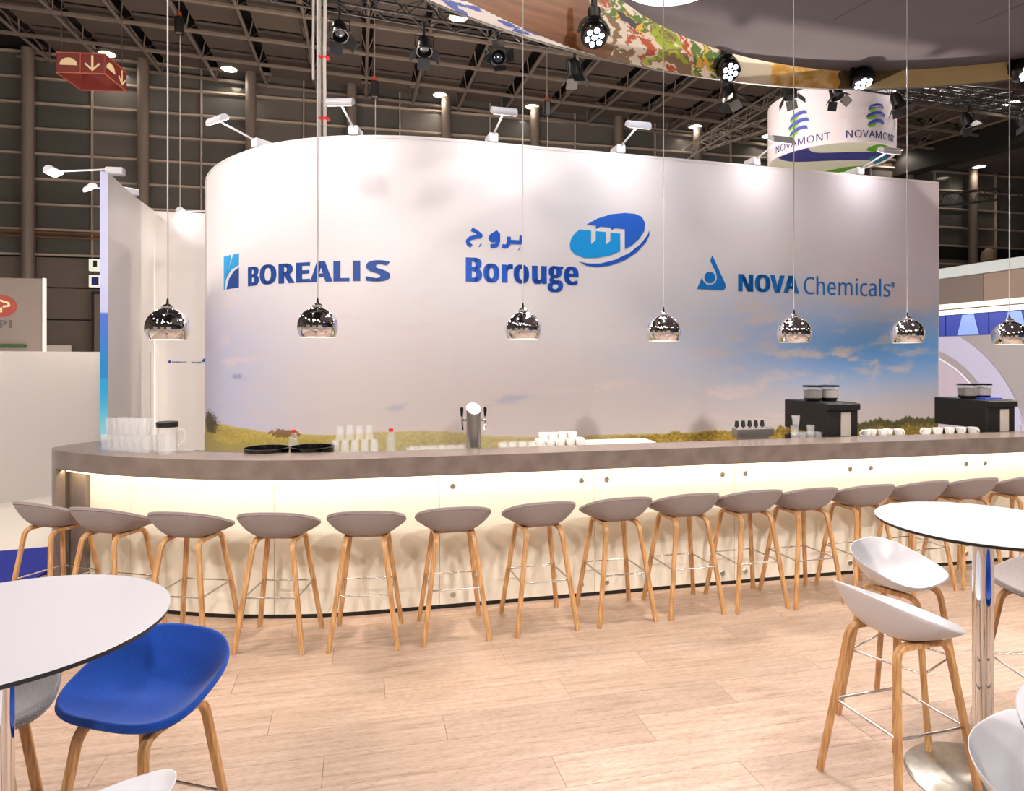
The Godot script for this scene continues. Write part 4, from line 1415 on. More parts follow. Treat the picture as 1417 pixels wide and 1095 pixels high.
func make_stool(called: String, cover: Material, soft: bool) -> Node3D:
	var t := thing(called, "", "bar stool")
	var st := sf()
	shell_thick = 0.030 if soft else 0.011
	make_shell(st, shell_thick)
	part("seat_shell", st, cover, t)
	if soft:
		st = sf()
		var loop := []
		for k in 56:
			var p := shell_point(1.03, TAU * k / 56.0, 0.022)
			loop.append(p)
		tube(st, loop, 0.004, 5, true)
		part("piping", st, cover, t)
	var top := 0.652
	for sx in [-1.0, 1.0]:
		for sz in [-1.0, 1.0]:
			var corner := Vector3(sx * 0.118, top, sz * 0.125)
			var foot := Vector3(sx * 0.205, 0.0, sz * 0.205)
			var d := (foot - corner).normalized()
			var path := [Vector3(sx * 0.118, top, 0.0)]
			var rr := 0.055
			var p0 := corner - Vector3(0, 0, sz) * rr
			var p2 := corner + d * rr
			for k in 9:
				var u := k / 8.0
				path.append(p0 * (1 - u) * (1 - u) + corner * 2.0 * u * (1 - u) + p2 * u * u)
			path.append(corner.lerp(foot, 0.55))
			path.append(foot)
			st = sf()
			var nrm := Vector3(0, 0, sz).cross(d).normalized()
			ribbon(st, path, nrm, 0.034, 0.023, 0.86)
			part("leg", st, M.wood, t)
	st = sf()
	box(st, Vector3(0, 0.657, 0), Vector3(0.22, 0.012, 0.10), 0.003)
	part("mounting_plate", st, M.wood, t)
	# foot rest of round rods at a third of the height
	var k := (top - 0.325) / top
	var fx := lerpf(0.118, 0.205, k)
	var fz := lerpf(0.125, 0.205, k)
	for q in [[Vector3(-fx, 0.325, fz), Vector3(fx, 0.325, fz)], [Vector3(-fx, 0.325, -fz), Vector3(fx, 0.325, -fz)], [Vector3(-fx, 0.325, -fz), Vector3(-fx, 0.325, fz)], [Vector3(fx, 0.325, -fz), Vector3(fx, 0.325, fz)]]:
		st = sf()
		tube(st, [q[0], q[1]], 0.0055, 8)
		part("footrest_rod", st, M.rod, t)
	return t

func build_stools():
	var grey := make_stool("bar_stool", M.felt_grey, true)
	var row := [
		[Vector3(-1.98, 0, -5.02), -32.0], [Vector3(-1.55, 0, -4.77), -26.0], [Vector3(-1.03, 0, -4.54), -20.0], [Vector3(-0.49, 0, -4.40), -13.0], [Vector3(0.045, 0, -4.318), -7.0],
		[Vector3(0.592, 0, -4.30), -1.0], [Vector3(1.171, 0, -4.315), 3.0], [Vector3(1.729, 0, -4.333), 3.0], [Vector3(2.248, 0, -4.345), 2.0], [Vector3(2.753, 0, -4.35), 2.0],
		[Vector3(3.20, 0, -4.33), 2.0], [Vector3(3.70, 0, -4.34), 1.0], [Vector3(4.22, 0, -4.37), 3.0], [Vector3(4.70, 0, -4.38), 1.0], [Vector3(5.25, 0, -4.38), 2.0]]
	var nth := ["first", "second", "third", "fourth", "fifth", "sixth", "seventh", "eighth", "ninth", "tenth", "eleventh", "twelfth", "thirteenth", "fourteenth", "fifteenth"]
	for i in row.size():
		var label: String = "grey felt wooden-legged bar stool at the counter, %s from its curved left end" % nth[i]
		if i == 0:
			grey.position = row[0][0]
			grey.rotation.y = deg_to_rad(row[0][1])
			meta(grey, label, "", "grey stools along the bar counter")
		else:
			copy(grey, row[i][0], deg_to_rad(row[i][1]), label)
	var blue := make_stool("bar_stool", M.felt_blue, true)
	meta(blue, "bright blue felt bar stool tucked under the round table at left")
	blue.position = Vector3(-0.669, 0, -2.319)
	blue.rotation.y = deg_to_rad(152)
	copy(blue, Vector3(2.64, 0, -1.86), deg_to_rad(10), "blue felt bar stool almost hidden at the right edge beside the chrome table column")
	var light := make_stool("bar_stool", M.felt_light, true)
	meta(light, "light grey felt bar stool under the left round table, cut by the left edge")
	light.position = Vector3(-1.17, 0, -2.33)
	light.rotation.y = deg_to_rad(195)
	var g2 := copy(light, Vector3(3.13, 0, -2.46), deg_to_rad(75), "grey felt bar stool right of the chrome table column, cut by the right edge")
	for c in g2.get_children():
		if c.name.begins_with("seat") or c.name.begins_with("piping"): c.material_override = M.felt_grey
	var white := make_stool("bar_stool", M.plastic, false)
	meta(white, "white plastic shell bar stool seen from its side, nearer of the pair at right", "", "white shell stools")
	white.position = Vector3(2.15, 0, -2.30)
	white.rotation.y = deg_to_rad(-87)
	copy(white, Vector3(2.60, 0, -2.76), deg_to_rad(-156), "white plastic shell bar stool behind the nearer white one, beyond the round table")
	copy(white, Vector3(1.655, 0, -1.22), deg_to_rad(-163), "white plastic shell bar stool cut off by the bottom right corner")
	copy(white, Vector3(-0.61, 0, -1.53), deg_to_rad(75), "white plastic shell bar stool whose back just shows at the bottom edge left")

# ------------------------------------------------------------------ tables
func build_tables():
	var t := thing("bistro_table", "round white high table on chrome column at the right, white stools beside it", "table", Vector3(2.546, 0, -2.269), 0, "round white high tables")
	var st := sf()
	lathe(st, [Vector2(0.0, 1.074), Vector2(0.390, 1.074), Vector2(0.397, 1.077), Vector2(0.400, 1.0885)], 72)
	part("table_edge", st, M.black, t, "thin black table edge")
	st = sf()
	lathe(st, [Vector2(0.400, 1.0885), Vector2(0.398, 1.090), Vector2(0.0, 1.090)], 72)
	part("table_top", st, mat(Color(0.66, 0.655, 0.685), 0.42), t, "white laminate top")
	st = sf()
	lathe(st, [Vector2(0.038, 0.012), Vector2(0.038, 1.056), Vector2(0.09, 1.062), Vector2(0.09, 1.074), Vector2(0.0, 1.074)], 32)
	part("column", st, M.chrome, t)
	st = sf()
	lathe(st, [Vector2(0.284, 0.0), Vector2(0.284, 0.006), Vector2(0.276, 0.010), Vector2(0.06, 0.016), Vector2(0.042, 0.026), Vector2(0.0, 0.026)], 64)
	part("base_plate", st, M.brushed, t, "flat brushed steel disc")
	copy(t, Vector3(-0.913, 0, -1.966), 0, "round white high table with black edge at the left, over the blue stool")
	copy(t, Vector3(1.541, 0, -0.767), 0, "round white high table at the right edge, just a sliver of its top showing")

# ------------------------------------------------------------------ things on the bar
func tumbler(st, at: Vector3, r0: float, r1: float, h: float):
	lathe(st, [Vector2(0.0, 0.0), Vector2(r0, 0.0), Vector2(r1, h), Vector2(r1 - 0.002, h), Vector2(r0 - 0.002, 0.008), Vector2(0.0, 0.008)], 16, at)

const NTH := ["first", "second", "third", "fourth", "fifth", "sixth", "seventh", "eighth", "ninth", "tenth"]

func clone_at(proto: Node3D, list: Array, rows: Array):
	# rows: [count, "words for that row"], counted from the left
	var base: String = proto.get_meta("label")
	var i := 0
	for r in rows:
		for k in r[0]:
			var label := "%s, %s from left in %s" % [base, NTH[k], r[1]]
			if i == 0:
				proto.position = list[0]
				proto.set_meta("label", label)
			else: copy(proto, list[i], 0.4 * i, label)
			i += 1

func single(called: String, st, m: Material, label: String, category: String, group := "") -> Node3D:
	var o := part(called, st, m)
	meta(o, label, category, group)
	return o

func build_counter_things():
	var W := 1.04
	# tumblers on the curved end of the bar top
	var st := sf()
	tumbler(st, Vector3.ZERO, 0.028, 0.033, 0.118)
	var g := single("drinking_glass", st, M.glass, "clear tumbler beside the lidded jug", "glass", "tumblers on the curved bar end")
	var list := []
	for r in 3:
		for c in 7:
			var s := -2.22 + 0.074 * c + 0.02 * r
			var p := bar_line(s, 0.20 + 0.075 * r)
			list.append(Vector3(p.x, 1.1, p.y))
	for r in 2:
		for c in 6:
			var p := bar_line(-2.18 + 0.074 * c + 0.02 * r, 0.21 + 0.075 * r)
			list.append(Vector3(p.x, 1.219, p.y))
	clone_at(g, list, [[7, "the front row"], [7, "the middle row"], [7, "the rear row"], [6, "the upper front row"], [6, "the upper rear row"]])
	# jug with black lid
	var jp := bar_line(-1.58, 0.20)
	var j := thing("water_jug", "clear water jug with black lid on the curved bar end", "jug", Vector3(jp.x, 1.1, jp.y))
	st = sf()
	lathe(st, [Vector2(0.0, 0.0), Vector2(0.058, 0.0), Vector2(0.064, 0.02), Vector2(0.066, 0.19), Vector2(0.063, 0.19), Vector2(0.060, 0.02), Vector2(0.0, 0.008)], 28)
	part("jug_body", st, M.glass, j)
	st = sf()
	lathe(st, [Vector2(0.0, 0.19), Vector2(0.070, 0.19), Vector2(0.072, 0.222), Vector2(0.066, 0.228), Vector2(0.0, 0.228)], 28)
	part("lid", st, M.black, j)
	st = sf()
	tube(st, smooth([Vector3(0.064, 0.17, 0), Vector3(0.11, 0.165, 0), Vector3(0.115, 0.10, 0), Vector3(0.066, 0.06, 0)], 6), 0.007, 8)
	part("handle", st, M.glass, j)
	# two round black trays
	st = sf()
	lathe(st, [Vector2(0.0, 0.0), Vector2(0.135, 0.0), Vector2(0.15, 0.012), Vector2(0.158, 0.082), Vector2(0.161, 0.086), Vector2(0.152, 0.086), Vector2(0.144, 0.016), Vector2(0.0, 0.010)], 40)
	var tr := single("serving_tray", st, M.black_gloss, "round black serving tray behind the bar, left one of the pair", "tray", "black trays")
	tr.position = Vector3(-0.66, W, -5.11)
	copy(tr, Vector3(-0.34, W, -5.10), 0.5, "round black serving tray behind the bar, right one of the pair")
	# upside-down stacked glasses, two layers
	st = sf()
	lathe(st, [Vector2(0.0, 0.112), Vector2(0.026, 0.112), Vector2(0.034, 0.0), Vector2(0.032, 0.0), Vector2(0.024, 0.106), Vector2(0.0, 0.106)], 16)
	var sg := single("stacked_glass", st, M.glass, "upturned clear glass beside the black trays", "glass", "upturned glasses stacked behind the bar")
	list = []
	for r in 2:
		for c in 5: list.append(Vector3(-0.18 + 0.072 * c, W, -5.16 - 0.072 * r))
	for c in 4: list.append(Vector3(-0.145 + 0.072 * c, W + 0.113, -5.195))
	clone_at(sg, list, [[5, "the lower front row"], [5, "the lower rear row"], [4, "the upper layer"]])
	# bottles
	var b := thing("water_bottle", "clear plastic bottle with red cap left of the beer tap", "bottle", Vector3(0.235, W, -5.2))
	st = sf()
	lathe(st, [Vector2(0.0, 0.0), Vector2(0.036, 0.0), Vector2(0.038, 0.01), Vector2(0.035, 0.05), Vector2(0.038, 0.09), Vector2(0.036, 0.12), Vector2(0.014, 0.165), Vector2(0.013, 0.178), Vector2(0.0, 0.178)], 20)
	part("bottle_body", st, M.bottle, b)
	st = sf()
	lathe(st, [Vector2(0.0, 0.170), Vector2(0.017, 0.170), Vector2(0.017, 0.192), Vector2(0.0, 0.194)], 16)
	part("cap", st, M.red, b)
	copy(b, Vector3(-0.49, W - 0.0, -5.28), 0, "small bottle with red cap peeking up behind the black trays")
	# beer tap
	var tap := thing("beer_tap", "steel beer tap column with slanted bright top and two black handles", "beer tap", Vector3(0.88, W, -5.2))
	st = sf()
	var ring0 := []
	var n := 32
	var col := []
	for k in n:
		var a := TAU * k / n
		var p := Vector3(0.057 * cos(a), 0.0, 0.057 * sin(a))
		ring0.append(p)
		col.append(Vector3(p.x, 0.335 - p.z * 0.75, p.z))
	st.set_smooth_group(1)
	for k in n: quad(st, ring0[k], ring0[(k + 1) % n], col[(k + 1) % n], col[k])
	st.set_smooth_group(FLAT)
	part("tap_column", st, M.steel, tap)
	st = sf()
	poly_out(st, col.duplicate(), Vector3(0, 0, 0))
	for k in n: quad(st, col[k] * Vector3(0.99, 1, 0.99), col[(k + 1) % n] * Vector3(0.99, 1, 0.99), col[(k + 1) % n] + Vector3(0, 0.004, 0.003), col[k] + Vector3(0, 0.004, 0.003))
	part("tap_badge", st, mat(Color(0.90, 0.89, 0.87), 0.3), tap, "pale slanted end disc")
	for sx in [-1.0, 1.0]:
		st = sf()
		tube(st, [Vector3(sx * 0.05, 0.245, 0), Vector3(sx * 0.092, 0.245, 0)], 0.010, 10)
		tube(st, smooth([Vector3(sx * 0.092, 0.275, 0), Vector3(sx * 0.092, 0.24, 0.0), Vector3(sx * 0.088, 0.17, 0.02)], 5), 0.008, 8)
		var spout := part("spout", st, M.chrome, tap)
		st = sf()
		lathe(st, [Vector2(0.0, 0.27), Vector2(0.009, 0.275), Vector2(0.014, 0.325), Vector2(0.012, 0.345), Vector2(0.0, 0.348)], 12, Vector3(sx * 0.094, 0.0, 0))
		part("tap_handle", st, M.black_gloss, spout)
	# rows of short glasses left and right of the tap
	st = sf()
	lathe(st, [Vector2(0.0, 0.0), Vector2(0.03, 0.0), Vector2(0.036, 0.045), Vector2(0.036, 0.05), Vector2(0.033, 0.05), Vector2(0.027, 0.006), Vector2(0.0, 0.006)], 16)
	var sh := single("short_glass", st, M.glass, "low clear glass left of the beer tap", "glass", "low glasses left of the tap")
	list = []
	for r in 2:
		for c in 6: list.append(Vector3(0.38 + 0.076 * c + 0.03 * r, W, -5.14 - 0.078 * r))
	clone_at(sh, list, [[6, "the front row"], [6, "the rear row"]])
	st = sf()
	lathe(st, [Vector2(0.0, 0.0), Vector2(0.032, 0.0), Vector2(0.036, 0.062), Vector2(0.034, 0.062), Vector2(0.029, 0.006), Vector2(0.0, 0.006)], 16)
	var s2 := single("short_glass", st, M.glass, "low clear glass right of the beer tap", "glass", "low glasses right of the tap")
	list = []
	for r in 2:
		for c in 4: list.append(Vector3(1.10 + 0.080 * c + 0.03 * r, W, -5.14 - 0.08 * r))
	clone_at(s2, list, [[4, "the front row"], [4, "the rear row"]])
	# white cups upturned in a heap, then a stack of napkins
	var cup := make_cup(false)
	meta(cup, "small white cup beside the napkins", "cup", "white cups in the middle of the bar")
	list = []
	for r in 2:
		for c in 5: list.append(Vector3(1.42 + 0.082 * c + 0.02 * r, W, -5.15 - 0.085 * r))
	for c in 4: list.append(Vector3(1.45 + 0.082 * c, W + 0.052, -5.19))
	clone_at(cup, list, [[5, "the front row"], [5, "the rear row"], [4, "the upper layer"]])
	var nap := thing("napkin_stack", "flat stack of white paper napkins behind the bar edge", "napkins", Vector3(2.10, W, -5.2))
	for k in 6:
		st = sf()
		box(st, Vector3(0.006 * sin(k * 2.0), 0.004 + 0.008 * k, 0.005 * cos(k * 3.0)), Vector3(0.66 - 0.02 * k, 0.0075, 0.2), 0.002)
		part("napkin", st, M.porcelain, nap)
	# tap rack with five black handles
	var rk := thing("drink_dispenser", "grey drink dispenser block with five black cone handles", "dispenser", Vector3(3.36, W, -5.2))
	st = sf()
	box(st, Vector3(0, 0.085, 0), Vector3(0.36, 0.075, 0.09), 0.006)
	box(st, Vector3(0, 0.024, 0), Vector3(0.28, 0.05, 0.06), 0.004)
	part("dispenser_block", st, M.steel, rk)
	for k in 5:
		st = sf()
		lathe(st, [Vector2(0.0, 0.0), Vector2(0.006, 0.0), Vector2(0.008, 0.012), Vector2(0.020, 0.014), Vector2(0.014, 0.066), Vector2(0.0, 0.068)], 14, Vector3(-0.155 + 0.062 * k, 0.122, 0))
		part("dispenser_handle", st, M.black, rk)
	# coffee machines
	var cm := make_coffee_machine()
	cm.position = Vector3(4.15, W, -5.05)
	meta(cm, "black bean-to-cup coffee machine with two hoppers before the printed wall")
	var cm2 := copy(cm, Vector3(5.88, W, -5.05), 0, "black coffee machine with two hoppers and a blue card on top")
	st = sf()
	box(st, Vector3(0.03, 0.347, -0.15), Vector3(0.20, 0.012, 0.10), 0.003)
	part("blue_card", st, M.blue_plastic, cm2, "flat blue card under the hopper")
	# stacked tumblers by the first machine
	st = sf()
	lathe(st, [Vector2(0.0, 0.0), Vector2(0.026, 0.0), Vector2(0.036, 0.085), Vector2(0.034, 0.085), Vector2(0.024, 0.006), Vector2(0.0, 0.006)], 16)
	var tg := single("stacked_tumbler", st, M.glass, "small clear tumbler by the first coffee machine", "glass", "tumblers stacked by the first coffee machine")
	list = []
	for q in [[3.72, 3], [3.80, 1], [3.88, 2], [3.96, 1]]:
		for k in q[1]: list.append(Vector3(q[0], W + 0.058 * k + 0.0 * k, -5.12))
	list[2] += Vector3(0.012, 0.03, 0)
	clone_at(tg, list, [[3, "the tall stack"], [1, "the middle spot"], [2, "the short stack"], [1, "the last spot"]])
	# upturned small cups right of the first machine
	var c2 := make_cup(false)
	meta(c2, "small white cup right of the first coffee machine", "cup", "cups right of the first coffee machine")
	list = []
	for k in 5: list.append(Vector3(4.47 + 0.088 * k, W + 0.005, -5.14 - 0.03 * (k % 2)))
	clone_at(c2, list, [[5, "their row"]])
	# row of espresso cups on saucers in front of the second machine
	var c3 := make_cup(true)
	meta(c3, "white espresso cup on saucer by the second coffee machine", "cup", "espresso cups before the second coffee machine")
	list = []
	for k in 5: list.append(Vector3(5.08 + 0.125 * k, W + 0.012, -5.10 + 0.006 * k))
	clone_at(c3, list, [[5, "their row"]])
	for k in 5: list[k].y = W
	# tumblers at the right end
	var tg2: Node3D = copy(tg, Vector3(6.27, W, -5.15), 0.0, "clear tumbler right of the second coffee machine")
	tg2.set_meta("group", "tumblers right of the second coffee machine")
	tg2.set_meta("label", "clear tumbler right of the blue-carded coffee machine, lower of the nearer pair")
	for q in [[Vector3(6.36, W, -5.17), "lower of the farther pair"], [Vector3(6.28, W + 0.086, -5.15), "upper of the nearer pair"], [Vector3(6.36, W + 0.086, -5.17), "upper of the farther pair"]]:
		var o := copy(tg2, q[0], 0.3, "clear tumbler right of the blue-carded coffee machine, " + q[1])
		o.set_meta("group", "tumblers right of the second coffee machine")

func make_cup(saucer: bool) -> Node3D:
	var t := thing("coffee_cup", "", "cup")
	var st := sf()
	lathe(st, [Vector2(0.0, 0.006), Vector2(0.022, 0.006), Vector2(0.026, 0.012), Vector2(0.038, 0.045), Vector2(0.042, 0.078), Vector2(0.039, 0.078), Vector2(0.034, 0.045), Vector2(0.022, 0.014), Vector2(0.0, 0.012)], 24)
	part("cup_body", st, M.porcelain, t)
	st = sf()
	tube(st, smooth([Vector3(-0.038, 0.066, 0), Vector3(-0.062, 0.062, 0), Vector3(-0.060, 0.036, 0), Vector3(-0.034, 0.030, 0)], 6), 0.0045, 7)
	part("handle", st, M.porcelain, t)
	if saucer:
		st = sf()
		lathe(st, [Vector2(0.0, -0.012), Vector2(0.03, -0.012), Vector2(0.058, 0.004), Vector2(0.058, 0.008), Vector2(0.03, -0.002), Vector2(0.0, 0.0)], 28)
		part("saucer", st, M.porcelain, t)
	return t

func make_coffee_machine() -> Node3D:
	var t := thing("coffee_machine", "", "coffee machine", Vector3.ZERO, 0, "black coffee machines on the bar")
	var st := sf()
	# the machine turns its rear to the guests: rear plane at z = 0, service side away
	box(st, Vector3(0, 0.205, -0.30), Vector3(0.33, 0.27, 0.58), 0.008)
	part("machine_body", st, M.black, t)
	st = sf()
	box(st, Vector3(0, 0.15, -0.10), Vector3(0.32, 0.30, 0.20), 0.006)
	box(st, Vector3(0, 0.010, -0.28), Vector3(0.31, 0.02, 0.54), 0.004)
	part("machine_base", st, M.black, t)
	st = sf()
	box(st, Vector3(0.0, 0.305, 0.002), Vector3(0.335, 0.06, 0.05), 0.008)
	part("rear_hood", st, mat(Color(0.05, 0.05, 0.055), 0.35), t)
	st = sf()
	box(st, Vector3(0.03, 0.15, 0.004), Vector3(0.10, 0.21, 0.008), 0.002)
	part("rating_plate", st, mat(Color(0.62, 0.60, 0.58), 0.4), t, "silver printed plate")
	for k in 2:
		var cx := -0.088 + 0.172 * k
		st = sf()
		lathe(st, [Vector2(0.0, 0.34), Vector2(0.062, 0.34), Vector2(0.080, 0.372), Vector2(0.0, 0.372)], 24, Vector3(cx, 0, -0.28))
		var hb := part("hopper_base", st, M.black, t)
		st = sf()
		lathe(st, [Vector2(0.080, 0.37), Vector2(0.083, 0.47), Vector2(0.080, 0.47), Vector2(0.077, 0.37)], 24, Vector3(cx, 0, -0.28))
		part("hopper_glass", st, M.glass, hb)
		st = sf()
		lathe(st, [Vector2(0.0, 0.371), Vector2(0.074, 0.373), Vector2(0.077, 0.44), Vector2(0.0, 0.45)], 24, Vector3(cx, 0, -0.28))
		part("coffee_beans", st, mat(Color(0.16, 0.085, 0.05) if k == 0 else Color(0.55, 0.50, 0.46), 0.7), hb)
		st = sf()
		lathe(st, [Vector2(0.0, 0.47), Vector2(0.088, 0.47), Vector2(0.088, 0.485), Vector2(0.0, 0.488)], 24, Vector3(cx, 0, -0.28))
		part("hopper_lid", st, M.black_gloss, hb)
	return t

# ------------------------------------------------------------------ flood lamps, trusses, stage lights
func make_flood(at: Vector3, out: Vector3, label: String, kind: int):
	# base box on the wall top, arm outwards, rectangular head turned down at the wall
	var t := thing("flood_lamp", label, "flood lamp", at, 0, "flood lamps on the wall tops")
	var o := out.normalized()
	var side := Vector3(-o.z, 0, o.x)
	var bas := Basis(side, Vector3.UP, side.cross(Vector3.UP))
	var st := sf()
	box(st, Vector3(0, 0.045, 0), Vector3(0.10, 0.09, 0.20), 0.01, bas)
	part("base_box", st, M.fixture, t)
	var reach := out.length()
	var head := o * reach + Vector3(0, 0.14 if kind == 0 else 0.0, 0)
	st = sf()
	tube(st, [o * 0.08 + Vector3(0, 0.07, 0), head + Vector3(0, 0.015, 0)], 0.011, 8)
	part("arm", st, M.fixture, t)
	# head: half-round back over an open face
	var down := (-o * 0.55 + Vector3.DOWN).normalized()
	var hx := side
	var hz := hx.cross(-down).normalized()
	st = sf()
	var prof := []
	for k in 13:
		var a := PI * k / 12.0
		prof.append(Vector2(0.062 * cos(a), 0.06 * sin(a)))
	st.set_smooth_group(1)
	for k in 12:
		var p0: Vector3 = head + hz * prof[k].x - down * prof[k].y
		var p1: Vector3 = head + hz * prof[k + 1].x - down * prof[k + 1].y
		quad(st, p0 - hx * 0.125, p0 + hx * 0.125, p1 + hx * 0.125, p1 - hx * 0.125)
	st.set_smooth_group(FLAT)
	for s in [-1.0, 1.0]:
		var fan := []
		for q in prof: fan.append(head + hx * 0.125 * s + hz * q.x - down * q.y)
		poly_out(st, fan, head)
	var hd := part("head", st, M.fixture, t)
	st = sf()
	box(st, head + down * 0.002, Vector3(0.23, 0.10, 0.006), 0.0, Basis(hx, hz, hx.cross(hz)))
	part("lamp_face", st, glow(Color(1.0, 0.96, 0.92), 3.0 if kind == 0 else 14.0), hd)
	var lp := at + head + down * 0.03
	area(lp, down, 0.22, 0.09, Color(1.0, 0.97, 0.96), 0.42 if kind == 0 else 0.8, hx)

func make_truss(called: String, label: String, a: Vector3, b: Vector3, w: float, m: Material, r := 0.02):
	var t := thing(called, label, "truss")
	var d := b - a
	var z := d.normalized()
	var x := Vector3.UP.cross(z).normalized()
	var y := z.cross(x)
	var c := [x * w + y * w, -x * w + y * w, -x * w - y * w, x * w - y * w]
	for q in c:
		var st := sf()
		tube(st, [a + q, b + q], r, 8)
		part("chord", st, m, t)
	var n := int(d.length() / (w * 2.0))
	var st := sf()
	for i in n:
		var p := a + d * (float(i) / n)
		var q := a + d * (float(i + 1) / n)
		for k in 4:
			var f: Vector3 = c[k]
			var g: Vector3 = c[(k + 1) % 4]
			if (i + k) % 2 == 0: tube(st, [p + f, q + g], r * 0.5, 5)
			else: tube(st, [p + g, q + f], r * 0.5, 5)
	meta(part("bracing", st, m, t), "", "", "", "stuff")
	for k in [0.12, 0.88]:
		var p := a.lerp(b, k)
		var top := ceil_at(p.x, p.z) - 0.06
		if top < p.y + 0.3: continue
		st = sf()
		tube(st, [p + Vector3(0, w * 0.7, 0), Vector3(p.x, top, p.z)], 0.006, 5)
		for q in [-1.0, 1.0]: tube(st, [p + x * w * q + Vector3(0, w, 0), p + Vector3(0, w * 0.7, 0)], 0.006, 5)
		part("hanging_wire", st, M.truss_dark, t)
	return t

func make_stage_light(at: Vector3, aim: Vector3, label: String):
	var t := thing("stage_light", label, "stage light", at, 0, "black stage lights on the truss")
	var d := aim.normalized()
	var bas := Basis(Quaternion(Vector3.UP, d)) if d.y > -0.999 else Basis(Vector3.RIGHT, PI)
	var st := sf()
	lathe(st, [Vector2(0.0, -0.20), Vector2(0.07, -0.19), Vector2(0.11, -0.12), Vector2(0.12, 0.02), Vector2(0.13, 0.10), Vector2(0.115, 0.10), Vector2(0.09, 0.0), Vector2(0.0, -0.02)], 20, Vector3.ZERO, bas)
	var h := part("lamp_housing", st, M.black, t)
	st = sf()
	lathe(st, [Vector2(0.085, 0.02), Vector2(0.07, 0.045), Vector2(0.0, 0.06)], 20, Vector3.ZERO, bas)
	part("lens", st, mat(Color(0.30, 0.32, 0.36), 0.08, 0.6), h)
	for k in 4:
		var a := TAU * k / 4.0
		var u := bas * Vector3(cos(a), 0, sin(a))
		var v := bas * Vector3(-sin(a), 0, cos(a))
		st = sf()
		var n := (u * 0.7 + d).normalized()
		box(st, u * 0.13 + d * 0.10 + n * 0.09, Vector3(0.20, 0.008, 0.18), 0.0, Basis(v, v.cross(n) * -1.0, n))
		part("barn_door", st, mat(Color(0.10, 0.11, 0.13), 0.5), t)
	st = sf()
	tube(st, [Vector3(-0.15, 0, 0), Vector3(-0.15, 0.18, 0), Vector3(0.15, 0.18, 0), Vector3(0.15, 0, 0)], 0.014, 6)
	tube(st, [Vector3(0, 0.18, 0), Vector3(0, 0.40, 0)], 0.025, 8)
	bar_box(st, Vector3(0, 0.40, -0.19), Vector3(0, 0.40, 0.19), 0.05, 0.04)
	part("yoke", st, M.black, t)

